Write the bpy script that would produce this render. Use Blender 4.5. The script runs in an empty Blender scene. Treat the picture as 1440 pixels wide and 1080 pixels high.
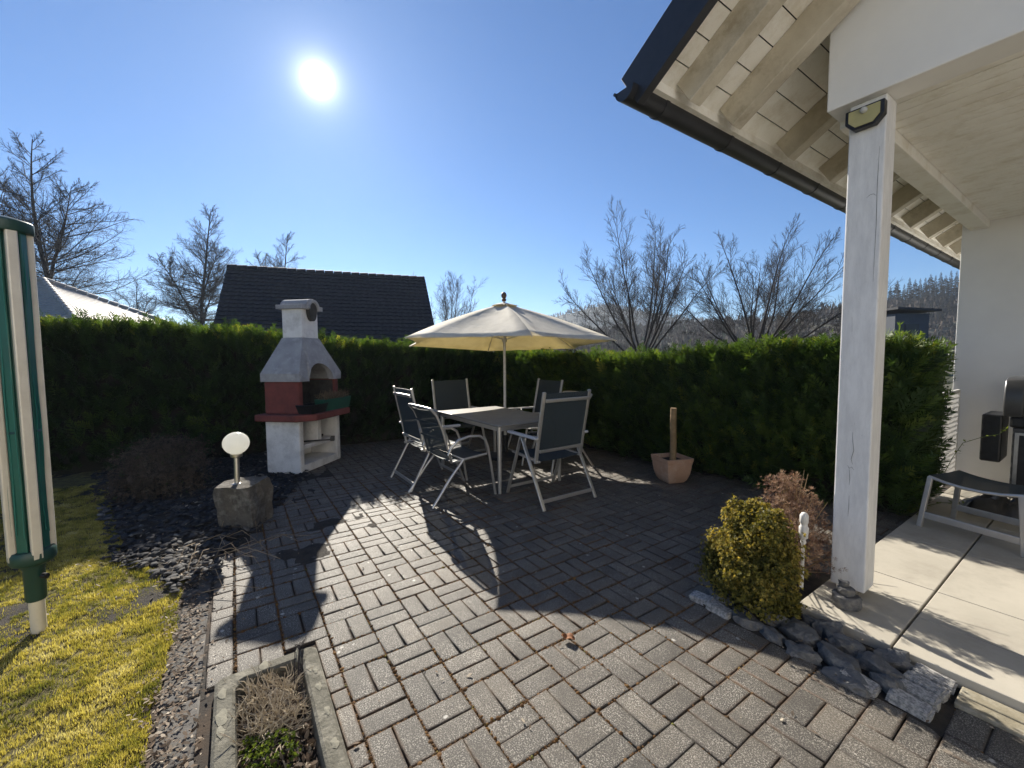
import bpy, math, random
import numpy as np
from mathutils import Vector, Matrix, Euler, noise as mnoise

R = math.radians
SC = bpy.context.scene
COL = SC.collection
rng = np.random.default_rng(7)
rnd = random.Random(11)

# ------------------------------------------------------------------ camera frame
CAM_H, PITCH, ROLL, YAW = 1.412, R(3.641), R(-0.476), R(56.07)
def cam_to_world(x, y, z=0.0):
    """x metres right of and y metres ahead of the viewpoint -> world (X along porch front, Y along eave)"""
    return (math.cos(YAW)*x - math.sin(YAW)*y, math.sin(YAW)*x + math.cos(YAW)*y, z)
SUN = Vector((-0.8484, 0.1496, 0.5077)).normalized()

# ------------------------------------------------------------------ object helpers
def tag(o, label=None, cat=None, group=None, kind=None):
    if label: o['label'] = label
    if cat: o['category'] = cat
    if group: o['group'] = group
    if kind: o['kind'] = kind
    return o
def empty(name, loc=(0, 0, 0), rz=0.0, label=None, cat=None, group=None):
    o = bpy.data.objects.new(name, None); COL.objects.link(o)
    o.empty_display_size = 0.2
    o.location = loc; o.rotation_euler = (0, 0, rz)
    return tag(o, label, cat, group)
def copy_tree(o, parent=None):
    c = o.copy(); COL.objects.link(c)
    if parent is not None: c.parent = parent
    for ch in [q for q in bpy.data.objects if q.parent == o]:
        copy_tree(ch, c)
    return c
def link(name, me, mat, parent=None, loc=None, rot=None):
    if mat is not None and len(me.materials) == 0: me.materials.append(mat)
    o = bpy.data.objects.new(name, me); COL.objects.link(o)
    if parent is not None: o.parent = parent
    if loc is not None: o.location = loc
    if rot is not None: o.rotation_euler = rot
    return o
def arrays_mesh(name, V, F, tint=None, smooth=False):
    V = np.asarray(V, np.float32); F = np.asarray(F, np.int32)
    me = bpy.data.meshes.new(name)
    n, k = F.shape
    me.vertices.add(len(V)); me.vertices.foreach_set('co', V.ravel())
    me.loops.add(n*k); me.loops.foreach_set('vertex_index', F.ravel())
    me.polygons.add(n)
    me.polygons.foreach_set('loop_start', np.arange(0, n*k, k, dtype=np.int32))
    me.polygons.foreach_set('loop_total', np.full(n, k, np.int32))
    if smooth: me.polygons.foreach_set('use_smooth', np.ones(n, bool))
    me.update(calc_edges=True)
    if tint is not None:
        a = me.attributes.new('tint', 'FLOAT', 'POINT')
        a.data.foreach_set('value', np.asarray(tint, np.float32))
    return me
def scatter_mesh(name, bv, bf, mats, locs, tint=None):
    bv = np.asarray(bv, float); bf = np.asarray(bf, int)
    M, N = len(locs), len(bv)
    V = np.einsum('mij,nj->mni', mats, bv) + locs[:, None, :]
    F = (bf[None] + (np.arange(M)*N)[:, None, None]).reshape(-1, bf.shape[1])
    t = None if tint is None else np.repeat(tint, N)
    return arrays_mesh(name, V.reshape(-1, 3), F, t)
def frames(d, spin):
    """rotation matrices whose z axis is d, spun about it"""
    d = d/np.linalg.norm(d, axis=1)[:, None]
    ref = np.where(np.abs(d[:, 2:3]) > 0.9, [[1., 0, 0]], [[0., 0, 1]])
    x = np.cross(ref, d); x /= np.linalg.norm(x, axis=1)[:, None]
    y = np.cross(d, x)
    c, s = np.cos(spin)[:, None], np.sin(spin)[:, None]
    return np.stack([x*c + y*s, -x*s + y*c, d], axis=2)

class MB:
    def __init__(self): self.v = []; self.f = []
    def add(self, vs, fs):
        b = len(self.v); self.v += [tuple(v) for v in vs]
        self.f += [tuple(i + b for i in f) for f in fs]; return self
    def box(self, x0, x1, y0, y1, z0, z1):
        v = [(x, y, z) for z in (z0, z1) for y in (y0, y1) for x in (x0, x1)]
        return self.add(v, [(0, 2, 3, 1), (4, 5, 7, 6), (0, 1, 5, 4), (2, 6, 7, 3), (0, 4, 6, 2), (1, 3, 7, 5)])
    def bar(self, p0, p1, w, h, up=(0, 0, 1)):
        p0, p1 = Vector(p0), Vector(p1); d = (p1 - p0).normalized()
        u = Vector(up)
        if abs(d.dot(u)) > .98: u = Vector((1, 0, 0))
        s = d.cross(u).normalized()*w/2; t = s.cross(d).normalized()*h/2
        v = [p + a*s + b*t for p in (p0, p1) for b in (-1, 1) for a in (-1, 1)]
        return self.add(v, [(0, 1, 3, 2), (4, 6, 7, 5), (0, 4, 5, 1), (2, 3, 7, 6), (0, 2, 6, 4), (1, 5, 7, 3)])
    def tube(self, pts, r, n=8, cap=True):
        pts = [Vector(p) for p in pts]; m = len(pts)
        rs = r if isinstance(r, (list, tuple)) else [r]*m
        vs, fs = [], []; side = None
        for i, p in enumerate(pts):
            d = (pts[min(i+1, m-1)] - pts[max(i-1, 0)]).normalized()
            if side is None:
                side = d.cross(Vector((0, 0, 1)) if abs(d.z) < .9 else Vector((1, 0, 0))).normalized()
            else:
                side = (side - d*side.dot(d)).normalized()
            t = d.cross(side)
            for k in range(n):
                a = 2*math.pi*k/n
                vs.append(p + (side*math.cos(a) + t*math.sin(a))*rs[i])
        for i in range(m-1):
            for k in range(n):
                fs.append((i*n+k, i*n+(k+1) % n, (i+1)*n+(k+1) % n, (i+1)*n+k))
        if cap: fs += [tuple(range(n-1, -1, -1)), tuple((m-1)*n+k for k in range(n))]
        return self.add(vs, fs)
    def lathe(self, prof, n=24, c=(0, 0, 0), squash=None):
        vs, fs = [], []; m = len(prof)
        for (r, z) in prof:
            for k in range(n):
                a = 2*math.pi*k/n
                vs.append((c[0] + r*math.cos(a), c[1] + r*math.sin(a), c[2] + z))
        for i in range(m-1):
            for k in range(n):
                fs.append((i*n+k, i*n+(k+1) % n, (i+1)*n+(k+1) % n, (i+1)*n+k))
        fs += [tuple(range(n-1, -1, -1)), tuple((m-1)*n+k for k in range(n))]
        return self.add(vs, fs)
    def prism(self, poly, y0, y1, fn=None):
        """polygon in (x, z) pushed along y, or mapped by fn(a, b, c)"""
        fn = fn or (lambda a, b, c: (a, c, b))
        n = len(poly)
        v = [fn(a, b, y0) for a, b in poly] + [fn(a, b, y1) for a, b in poly]
        f = [(i, (i+1) % n, n+(i+1) % n, n+i) for i in range(n)] + [tuple(range(n-1, -1, -1)), tuple(range(n, 2*n))]
        return self.add(v, f)
    def mesh(self, name, smooth=None):
        me = bpy.data.meshes.new(name); me.from_pydata(self.v, [], self.f)
        import bmesh
        bm = bmesh.new(); bm.from_mesh(me); bmesh.ops.recalc_face_normals(bm, faces=bm.faces); bm.to_mesh(me); bm.free()
        if smooth:
            me.polygons.foreach_set('use_smooth', np.ones(len(me.polygons), bool))
            me.set_sharp_from_angle(angle=R(smooth))
        return me
    def build(self, name, mat, parent=None, smooth=None, bevel=0, loc=None, rot=None, seg=2):
        o = link(name, self.mesh(name, smooth), mat, parent, loc, rot)
        if bevel:
            b = o.modifiers.new('bevel', 'BEVEL'); b.width = bevel; b.segments = seg; b.limit_method = 'ANGLE'
            b.angle_limit = R(40); b.harden_normals = False
        return o

# ------------------------------------------------------------------ materials
def new_mat(name):
    m = bpy.data.materials.new(name); m.use_nodes = True
    nt = m.node_tree; b = nt.nodes['Principled BSDF']
    return m, nt, b
def nd(nt, t, **kw):
    n = nt.nodes.new(t)
    for k, v in kw.items():
        if k.startswith('i_'):
            key = k[2:].replace('_', ' ')
            n.inputs[key].default_value = v
        else: setattr(n, k, v)
    return n
def coord(nt, kind='Object'):
    return nd(nt, 'ShaderNodeTexCoord').outputs[kind]
def ramp(nt, fac, stops):
    r = nd(nt, 'ShaderNodeValToRGB'); e = r.color_ramp.elements
    while len(e) < len(stops): e.new(0.5)
    for q, (p, c) in zip(e, stops): q.position = p; q.color = (*c, 1) if len(c) == 3 else c
    nt.links.new(fac, r.inputs['Fac']); return r.outputs['Color']
def mix(nt, fac, a, b, blend='MIX'):
    m = nd(nt, 'ShaderNodeMix', data_type='RGBA', blend_type=blend)
    for s, v in ((0, fac), (6, a), (7, b)):
        if hasattr(v, 'default_value') or hasattr(v, 'is_linked'): nt.links.new(v, m.inputs[s])
        elif s == 0: m.inputs[0].default_value = v
        else: m.inputs[s].default_value = (*v, 1) if len(v) == 3 else v
    return m.outputs[2]
def noise(nt, scale, detail=4, rough=.6, co=None, out='Fac'):
    n = nd(nt, 'ShaderNodeTexNoise', i_Scale=scale, i_Detail=detail, i_Roughness=rough)
    nt.links.new(co if co is not None else coord(nt), n.inputs['Vector']); return n.outputs[out]
def bump(nt, b, h, strength, dist=.01):
    n = nd(nt, 'ShaderNodeBump', i_Strength=strength, i_Distance=dist)
    nt.links.new(h, n.inputs['Height']); nt.links.new(n.outputs['Normal'], b.inputs['Normal'])
def attr(nt, name='tint'):
    a = nd(nt, 'ShaderNodeAttribute', attribute_name=name); return a.outputs['Fac']
def simple(name, c1, c2=None, scale=8, rough=.6, metal=0, bumpk=0, bscale=60, detail=5, lo=.35, hi=.65, dirt=None, dscale=3, bdist=.004):
    m, nt, b = new_mat(name)
    c2 = c2 or tuple(x*.8 for x in c1)
    co = coord(nt)
    col = ramp(nt, noise(nt, scale, detail, .65, co), [(lo, c1), (hi, c2)])
    if dirt:
        f = ramp(nt, noise(nt, dscale, 8, .75, co), [(.48, (0, 0, 0)), (.68, (1, 1, 1))])
        col = mix(nt, f, col, dirt)
    nt.links.new(col, b.inputs['Base Color'])
    b.inputs['Roughness'].default_value = rough; b.inputs['Metallic'].default_value = metal
    if bumpk: bump(nt, b, noise(nt, bscale, 5, .7, co), bumpk, bdist)
    return m
def leafy(name, stops, rough=.55, trans=.35, tcol=None, vscale=1.2):
    """foliage: tint attribute picks the colour, part of the light passes through"""
    m, nt, b = new_mat(name)
    t = attr(nt)
    col = ramp(nt, t, stops)
    nt.links.new(col, b.inputs['Base Color']); b.inputs['Roughness'].default_value = rough
    b.inputs['Specular IOR Level'].default_value = .3
    if trans:
        tr = nd(nt, 'ShaderNodeBsdfTranslucent'); nt.links.new(mix(nt, 1.0, col, tcol or (1.6, 1.5, .8), 'MULTIPLY'), tr.inputs['Color'])
        ms = nd(nt, 'ShaderNodeMixShader', i_Fac=trans)
        nt.links.new(b.outputs[0], ms.inputs[1]); nt.links.new(tr.outputs[0], ms.inputs[2])
        nt.links.new(ms.outputs[0], nt.nodes['Material Output'].inputs['Surface'])
    return m

M = {}
def paver_mat():
    m, nt, b = new_mat('concrete_paver'); co = coord(nt)
    t = attr(nt)
    base = ramp(nt, t, [(0, (.050, .043, .035)), (.5, (.088, .075, .059)), (1, (.142, .120, .092))])
    n1 = noise(nt, 2.2, 6, .7, co)
    base = mix(nt, ramp(nt, n1, [(.38, (0, 0, 0)), (.72, (.75, .75, .75))]), base, (.062, .055, .045))
    n2 = noise(nt, 11, 7, .75, co)
    base = mix(nt, ramp(nt, n2, [(.52, (0, 0, 0)), (.7, (.7, .7, .7))]), base, (.052, .047, .04))
    sp = noise(nt, 190, 3, .85, co)
    base = mix(nt, ramp(nt, sp, [(.36, (.8, .8, .8)), (.5, (0, 0, 0))]), base, (.035, .032, .03))
    patch = noise(nt, 5, 5, .7, co)
    amt = nd(nt, 'ShaderNodeMath', operation='MULTIPLY')
    nt.links.new(ramp(nt, sp, [(.535, (0, 0, 0)), (.59, (1, 1, 1))]), amt.inputs[0])
    nt.links.new(ramp(nt, patch, [(.34, (.12, .12, .12)), (.66, (1, 1, 1))]), amt.inputs[1])
    base = mix(nt, amt.outputs[0], base, (.50, .46, .40))
    v = nd(nt, 'ShaderNodeTexVoronoi', i_Scale=7.0); nt.links.new(co, v.inputs['Vector'])
    wob = nd(nt, 'ShaderNodeMath', operation='ADD'); nt.links.new(v.outputs['Distance'], wob.inputs[0])
    w2 = nd(nt, 'ShaderNodeMath', operation='MULTIPLY', ); nt.links.new(noise(nt, 60, 2, .6, co), w2.inputs[0]); w2.inputs[1].default_value = .18
    nt.links.new(w2.outputs[0], wob.inputs[1])
    lich = ramp(nt, wob.outputs[0], [(.135, (.9, .9, .9)), (.17, (0, 0, 0))])
    base = mix(nt, lich, base, (.50, .48, .43))
    ed = attr(nt, 'edge'); em = nd(nt, 'ShaderNodeMath', operation='MULTIPLY'); nt.links.new(ed, em.inputs[0])
    nt.links.new(ramp(nt, noise(nt, 30, 5, .7, co), [(.35, (.2, .2, .2)), (.62, (1, 1, 1))]), em.inputs[1])
    moss = ramp(nt, noise(nt, 1.3, 3, .5, co), [(.42, (.04, .034, .028)), (.6, (.095, .048, .02))])
    base = mix(nt, em.outputs[0], base, moss)
    nt.links.new(base, b.inputs['Base Color']); b.inputs['Roughness'].default_value = .62
    b.inputs['Specular IOR Level'].default_value = .45
    h = mix(nt, .45, noise(nt, 260, 4, .8, co), noise(nt, 45, 5, .7, co))
    bump(nt, b, h, 1.0, .007)
    return m
M['paver'] = paver_mat()
M['joint'] = simple('joint_earth', (.020, .017, .014), (.055, .032, .016), 2.2, .95, bumpk=.8, bscale=80, lo=.42, hi=.6)
M['edging'] = simple('dark_edging_stone', (.07, .066, .06), (.12, .11, .1), 9, .9, bumpk=.8, bscale=90, dirt=(.05, .04, .03), dscale=6)
M['moss'] = leafy('joint_moss', [(0, (.05, .03, .012)), (.45, (.105, .052, .018)), (.8, (.16, .085, .025)), (1, (.15, .15, .035))], .9, 0)
M['soil'] = simple('dark_soil', (.018, .015, .012), (.048, .038, .029), 14, .95, bumpk=1, bscale=70, bdist=.02)
M['terrace'] = simple('terrace_slab', (.45, .415, .35), (.39, .36, .30), 2.2, .7, bumpk=.2, bscale=300, dirt=(.33, .30, .25), dscale=2.3)
M['plaster'] = simple('white_plaster', (.80, .79, .765), (.74, .73, .71), 1.6, .85, bumpk=.3, bscale=160)
M['cream_wood'] = simple('cream_painted_wood', (.88, .86, .80), (.84, .81, .74), 4, .55, bumpk=.12, bscale=40, dirt=(.70, .65, .55), dscale=5)
M['rafter'] = simple('weathered_cream_rafter', (.58, .53, .43), (.46, .41, .32), 5, .6, bumpk=.15, bscale=30, dirt=(.34, .29, .21), dscale=4)
def post_mat():
    m, nt, b = new_mat('weathered_white_post'); co = coord(nt)
    mp = nd(nt, 'ShaderNodeMapping'); mp.inputs['Scale'].default_value = (1, 1, .22); nt.links.new(co, mp.inputs['Vector'])
    c = ramp(nt, noise(nt, 22, 7, .7, mp.outputs[0]), [(.36, (.76, .75, .735)), (.62, (.63, .62, .61))])
    c = mix(nt, ramp(nt, noise(nt, 50, 8, .8, mp.outputs[0]), [(.60, (0, 0, 0)), (.68, (.75, .75, .75))]), c, (.42, .41, .40))
    nt.links.new(c, b.inputs['Base Color']); b.inputs['Roughness'].default_value = .55
    bump(nt, b, noise(nt, 60, 6, .7, mp.outputs[0]), .35, .004)
    return m
M['post'] = post_mat()
M['crack'] = simple('dark_crack', (.10, .09, .08), None, 10, .9)
M['gutter'] = simple('dark_gutter', (.014, .015, .018), (.022, .022, .026), 20, .45, metal=0, bumpk=.05)
M['tile_dark'] = simple('dark_roof_tile', (.008, .009, .013), (.028, .028, .036), 9, .75, bumpk=.2, bscale=30)
M['tile_pale'] = simple('pale_roof_tile', (.40, .35, .30), (.32, .28, .24), 6, .6, bumpk=.3, bscale=40)
M['alu'] = simple('champagne_aluminium', (.58, .56, .53), (.52, .5, .47), 12, .36, metal=.75)
M['arm_pad'] = simple('grey_arm_pad', (.46, .46, .46), (.40, .40, .41), 10, .5)
def sling_mat():
    m, nt, b = new_mat('charcoal_sling_mesh'); co = coord(nt)
    w = nd(nt, 'ShaderNodeTexChecker', i_Scale=420.0); nt.links.new(co, w.inputs['Vector'])
    c = mix(nt, w.outputs['Fac'], (.020, .032, .042), (.040, .056, .068)); nt.links.new(c, b.inputs['Base Color'])
    b.inputs['Roughness'].default_value = .65
    tr = nd(nt, 'ShaderNodeBsdfTransparent'); tr.inputs['Color'].default_value = (.85, .85, .82, 1)
    ms = nd(nt, 'ShaderNodeMixShader', i_Fac=.2)
    nt.links.new(b.outputs[0], ms.inputs[1]); nt.links.new(tr.outputs[0], ms.inputs[2])
    nt.links.new(ms.outputs[0], nt.nodes['Material Output'].inputs['Surface'])
    return m
M['sling'] = sling_mat()
M['table_top'] = simple('grey_table_top', (.24, .225, .205), (.19, .18, .165), 6, .5, bumpk=.08, bscale=120)
def canvas_mat():
    m, nt, b = new_mat('cream_canvas'); co = coord(nt)
    c = ramp(nt, noise(nt, 5, 6, .6, co), [(.35, (.82, .78, .69)), (.65, (.72, .68, .58))])
    nt.links.new(c, b.inputs['Base Color']); b.inputs['Roughness'].default_value = .85
    bump(nt, b, noise(nt, 9, 4, .5, co), .35, .02)
    tr = nd(nt, 'ShaderNodeBsdfTranslucent'); nt.links.new(mix(nt, 1., c, (1.0, .93, .66), 'MULTIPLY'), tr.inputs['Color'])
    ms = nd(nt, 'ShaderNodeMixShader', i_Fac=.38)
    nt.links.new(b.outputs[0], ms.inputs[1]); nt.links.new(tr.outputs[0], ms.inputs[2])
    nt.links.new(ms.outputs[0], nt.nodes['Material Output'].inputs['Surface'])
    return m
M['canvas'] = canvas_mat()
M['pole_white'] = simple('cream_pole', (.66, .63, .57), None, 20, .4)
M['finial'] = simple('brown_finial', (.10, .055, .035), None, 20, .4)
M['bbq_white'] = simple('white_bbq_concrete', (.80, .78, .75), (.70, .68, .65), 5, .9, bumpk=.5, bscale=90, dirt=(.52, .50, .47), dscale=4)
M['bbq_grey'] = simple('grey_stained_concrete', (.40, .39, .39), (.22, .216, .22), 12, .95, bumpk=.8, bscale=70, dirt=(.46, .45, .44), dscale=6)
M['bbq_red'] = simple('red_bbq_concrete', (.20, .052, .042), (.13, .036, .030), 8, .85, bumpk=.5, bscale=80)
M['soot'] = simple('sooty_lining', (.03, .028, .026), (.06, .055, .05), 10, .95)
M['black_metal'] = simple('black_metal', (.018, .018, .02), (.03, .03, .032), 20, .4, metal=.4)
M['green_box'] = simple('dark_green_plastic', (.022, .105, .068), (.022, .085, .06), 10, .45)
M['dry_stem'] = leafy('dry_stems', [(0, (.10, .07, .045)), (.5, (.22, .16, .10)), (1, (.40, .32, .22))], .8, .15, (1, 1, 1))
M['pale_stem'] = leafy('pale_dry_stems', [(0, (.20, .16, .11)), (1, (.56, .48, .36))], .8, .15, (1, 1, 1))
def globe_mat():
    m, nt, b = new_mat('opal_globe')
    b.inputs['Base Color'].default_value = (.86, .85, .81, 1); b.inputs['Roughness'].default_value = .16
    b.inputs['Subsurface Weight'].default_value = .8; b.inputs['Subsurface Radius'].default_value = (.2, .2, .18)
    b.inputs['Subsurface Scale'].default_value = .8
    tr = nd(nt, 'ShaderNodeBsdfTranslucent'); tr.inputs['Color'].default_value = (.95, .94, .88, 1)
    ms = nd(nt, 'ShaderNodeMixShader', i_Fac=.62)
    nt.links.new(b.outputs[0], ms.inputs[1]); nt.links.new(tr.outputs[0], ms.inputs[2])
    nt.links.new(ms.outputs[0], nt.nodes['Material Output'].inputs['Surface'])
    return m
M['globe'] = globe_mat()
M['steel'] = simple('brushed_steel', (.55, .52, .47), (.46, .43, .38), 30, .32, metal=.9)
M['stone'] = simple('rough_sandstone', (.12, .105, .085), (.06, .054, .046), 9, .95, bumpk=1, bscale=45, dirt=(.24, .225, .2), dscale=7, bdist=.012)
M['trough'] = simple('lichened_stone_trough', (.15, .14, .11), (.085, .08, .06), 10, .95, bumpk=1, bscale=60, dirt=(.27, .25, .2), dscale=9, bdist=.008)
M['lichen'] = simple('pale_lichen', (.24, .225, .175), (.18, .17, .13), 30, .95, bumpk=.6, bscale=120)
M['slate'] = leafy('slate_chips', [(0, (.018, .018, .02)), (.5, (.035, .035, .038)), (.85, (.07, .066, .062)), (1, (.2, .18, .15))], .85, 0)
M['rock'] = simple('dark_layered_rock', (.12, .122, .125), (.065, .066, .072), 7, .8, bumpk=1, bscale=38, dirt=(.24, .225, .20), dscale=9, bdist=.012)
M['granite'] = simple('pale_granite', (.44, .42, .39), (.16, .16, .16), 90, .8, bumpk=.5, bscale=70, lo=.40, hi=.62, bdist=.005)
M['border_stone'] = simple('tan_border_stone', (.27, .235, .165), (.20, .175, .12), 9, .85, bumpk=.6, bscale=90, dirt=(.36, .33, .26), dscale=20)
M['terracotta'] = simple('terracotta', (.52, .32, .21), (.44, .26, .165), 7, .8, bumpk=.25, bscale=90, dirt=(.56, .40, .30), dscale=5)
M['stake'] = simple('old_wood_stake', (.30, .20, .10), (.20, .13, .06), 18, .8, bumpk=.5, bscale=50)
M['dryer_green'] = simple('green_dryer_plastic', (.010, .115, .085), (.014, .09, .07), 6, .4)
M['dryer_dark'] = simple('dark_green_dryer_plastic', (.012, .055, .045), None, 10, .45)
M['dryer_bar'] = simple('beige_dryer_arm', (.72, .66, .55), (.64, .58, .48), 9, .45, metal=.15)
M['line'] = simple('plastic_line', (.02, .16, .13), None, 10, .5)
M['white_plastic'] = simple('white_plastic', (.70, .68, .64), (.60, .58, .55), 14, .5)
M['lamp_panel'] = simple('yellow_led_panel', (.48, .42, .18), (.40, .36, .16), 5, .25)
M['lens'] = simple('clear_lens', (.5, .5, .48), None, 5, .15)
M['grill_grey'] = simple('grey_grill_enamel', (.07, .072, .075), (.085, .085, .09), 9, .35, metal=.3)
M['grill_silver'] = simple('silver_grill_trim', (.5, .5, .5), None, 10, .3, metal=.9)
M['badge'] = simple('badge_white', (.75, .75, .75), None, 10, .5)
M['fabric_black'] = simple('black_cover_fabric', (.018, .018, .02), (.03, .03, .032), 10, .35, bumpk=.6, bscale=15)
M['bark'] = simple('grey_bark', (.045, .036, .032), (.028, .023, .022), 8, .95)
M['bark_pale'] = simple('pale_bark', (.10, .09, .08), (.05, .045, .04), 8, .95)
M['ground'] = simple('meadow_ground', (.05, .06, .025), (.07, .06, .035), .6, .95)
M['wall_grey'] = simple('render_wall', (.45, .43, .40), None, 2, .9)
M['wall_blue'] = simple('blue_grey_cladding', (.05, .06, .08), None, 2, .7)
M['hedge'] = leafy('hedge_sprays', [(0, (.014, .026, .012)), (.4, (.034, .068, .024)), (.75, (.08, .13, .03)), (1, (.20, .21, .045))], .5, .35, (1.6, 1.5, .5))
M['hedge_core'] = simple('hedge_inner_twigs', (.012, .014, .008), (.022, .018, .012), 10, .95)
M['gold_leaf'] = leafy('golden_scale_foliage', [(0, (.045, .050, .012)), (.45, (.15, .145, .03)), (1, (.42, .34, .085))], .55, .42, (1.5, 1.3, .6))
M['red_twig'] = leafy('dry_reddish_shrub', [(0, (.09, .05, .04)), (.5, (.21, .13, .09)), (1, (.42, .30, .20))], .75, .25, (1.2, 1, .8))
M['dead_shrub'] = leafy('brown_dwarf_shrub', [(0, (.04, .034, .026)), (.5, (.11, .085, .065)), (.85, (.18, .14, .11)), (1, (.06, .10, .03))], .8, .2, (1.1, 1, .8))
M['sedum'] = leafy('green_stonecrop', [(0, (.05, .085, .015)), (1, (.20, .25, .045))], .5, .3, (1.3, 1.3, .6))
M['grass'] = leafy('mossy_grass', [(0, (.09, .085, .03)), (.25, (.17, .18, .045)), (.5, (.40, .345, .09)), (.8, (.54, .46, .15)), (1, (.64, .57, .32))], .6, .35, (1.2, 1.2, .6))
M['lawn'] = simple('mossy_turf', (.20, .165, .05), (.085, .07, .03), 16, .95, bumpk=1, bscale=40, bdist=.03)
M['leaf_litter'] = leafy('dead_leaves', [(0, (.06, .04, .025)), (.5, (.17, .12, .08)), (1, (.42, .36, .28))], .8, .15, (1, 1, 1))
M['dry_leaf'] = simple('rust_brown_leaf', (.26, .10, .03), (.15, .06, .025), 40, .8)
M['spruce'] = leafy('dull_conifer_needles', [(0, (.026, .022, .014)), (.5, (.056, .045, .030)), (1, (.10, .078, .052))], .8, .15, (1, 1, .8))
M['yew'] = leafy('dark_conifer', [(0, (.012, .02, .012)), (1, (.035, .05, .022))], .8, .1, (1, 1, .8))
M['woods'] = leafy('bare_woodland', [(0, (.04, .032, .026)), (.6, (.09, .072, .058)), (.85, (.13, .10, .08)), (1, (.05, .065, .035))], .9, .15, (1, 1, 1))
M['hill'] = simple('wooded_hill_floor', (.075, .06, .045), (.05, .055, .03), .03, .95)
M['far_hill'] = simple('far_hill_forest', (.04, .05, .04), (.065, .06, .05), .05, .95)

# ------------------------------------------------------------------ world, sun, camera
w = bpy.data.worlds.new('World'); SC.world = w; w.use_nodes = True
nt = w.node_tree; bg = nt.nodes['Background']
sky = nd(nt, 'ShaderNodeTexSky', sky_type='NISHITA', sun_disc=False)
sky.sun_elevation = math.asin(SUN.z); sky.sun_rotation = math.atan2(SUN.x, SUN.y)
sky.altitude = 300; sky.air_density = 1.0; sky.dust_density = .12; sky.ozone_density = 5.5
SKY_STRENGTH = .051
# the sun's own disc and the aureole round it, by true direction in the sky
geo = nd(nt, 'ShaderNodeTexCoord')
nrm = nd(nt, 'ShaderNodeVectorMath', operation='NORMALIZE'); nt.links.new(geo.outputs['Generated'], nrm.inputs[0])
dt = nd(nt, 'ShaderNodeVectorMath', operation='DOT_PRODUCT'); nt.links.new(nrm.outputs[0], dt.inputs[0]); dt.inputs[1].default_value = SUN
def powr(e, k):
    c = nd(nt, 'ShaderNodeMath', operation='MAXIMUM'); nt.links.new(dt.outputs['Value'], c.inputs[0]); c.inputs[1].default_value = 0
    p = nd(nt, 'ShaderNodeMath', operation='POWER'); nt.links.new(c.outputs[0], p.inputs[0]); p.inputs[1].default_value = e
    q = nd(nt, 'ShaderNodeMath', operation='MULTIPLY'); nt.links.new(p.outputs[0], q.inputs[0]); q.inputs[1].default_value = k
    return q.outputs[0]
def addm(a, b):
    s = nd(nt, 'ShaderNodeMath', operation='ADD'); nt.links.new(a, s.inputs[0]); nt.links.new(b, s.inputs[1]); return s.outputs[0]
glow = addm(addm(powr(9000, 60.), powr(1800, 8.)), addm(powr(400, 1.8), powr(40, .45)))
gc = nd(nt, 'ShaderNodeVectorMath', operation='SCALE'); gc.inputs[0].default_value = (1, .98, .94); nt.links.new(glow, gc.inputs['Scale'])
av = nd(nt, 'ShaderNodeVectorMath', operation='ADD'); hue = nd(nt, 'ShaderNodeVectorMath', operation='MULTIPLY'); nt.links.new(sky.outputs['Color'], hue.inputs[0]); hue.inputs[1].default_value = (.70, .95, 1.15); nt.links.new(hue.outputs[0], av.inputs[0]); nt.links.new(gc.outputs[0], av.inputs[1])
nt.links.new(av.outputs[0], bg.inputs['Color']); bg.inputs['Strength'].default_value = SKY_STRENGTH

sl = bpy.data.lights.new('sun', 'SUN'); sl.energy = 5.0; sl.angle = R(.5); sl.color = (1, .93, .81)
so = bpy.data.objects.new('sun', sl); COL.objects.link(so)
so.rotation_euler = SUN.to_track_quat('Z', 'Y').to_euler(); so.location = (-8, 2, 9)

cd = bpy.data.cameras.new('camera'); cam = bpy.data.objects.new('camera', cd); COL.objects.link(cam)
cd.sensor_width = 36; cd.lens = 581.1/1440*36; cd.clip_end = 6000; cd.clip_start = .05
rv = Vector((math.cos(YAW), math.sin(YAW), 0)); fh = Vector((-math.sin(YAW), math.cos(YAW), 0))
fw = fh*math.cos(PITCH) - Vector((0, 0, 1))*math.sin(PITCH); up = fh*math.sin(PITCH) + Vector((0, 0, 1))*math.cos(PITCH)
cx = rv*math.cos(ROLL) + up*math.sin(ROLL); cy = -rv*math.sin(ROLL) + up*math.cos(ROLL)
mw = Matrix((cx, cy, -fw)).transposed().to_4x4(); mw.translation = (0, 0, CAM_H)
cam.matrix_world = mw; SC.camera = cam
SC.view_settings.view_transform = 'Standard'; SC.view_settings.look = 'None'
SC.view_settings.exposure = 1.12; SC.view_settings.gamma = 1
SC.cycles.max_bounces = 8; SC.cycles.transparent_max_bounces = 12
SC.cycles.use_denoising = True


# ================================================================== THE SETTING
def sheet(name, x0, x1, y0, y1, z, mat, sub=1, amp=0, kind='structure'):
    n = sub + 1
    xs, ys = np.linspace(x0, x1, n), np.linspace(y0, y1, n)
    V = np.array([(x, y, z + (amp*mnoise.noise((x*2.3, y*2.3, 3)) + amp*.5*mnoise.noise((x*7, y*7, 1)) if amp else 0)) for y in ys for x in xs])
    F = [(j*n+i, j*n+i+1, (j+1)*n+i+1, (j+1)*n+i) for j in range(sub) for i in range(sub)]
    o = link(name, arrays_mesh(name, V, F, smooth=True), mat); o['kind'] = kind
    return o
sheet('ground', -900, 700, -700, 900, -.06, M['ground'])
sheet('flower_bed', -7.6, -3.0, -1.9, .95, -.006, M['soil'], 60, .02)
sheet('shrub_bed', -1.42, -.1, 2.12, 3.15, -.004, M['soil'], 20, .01)

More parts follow.
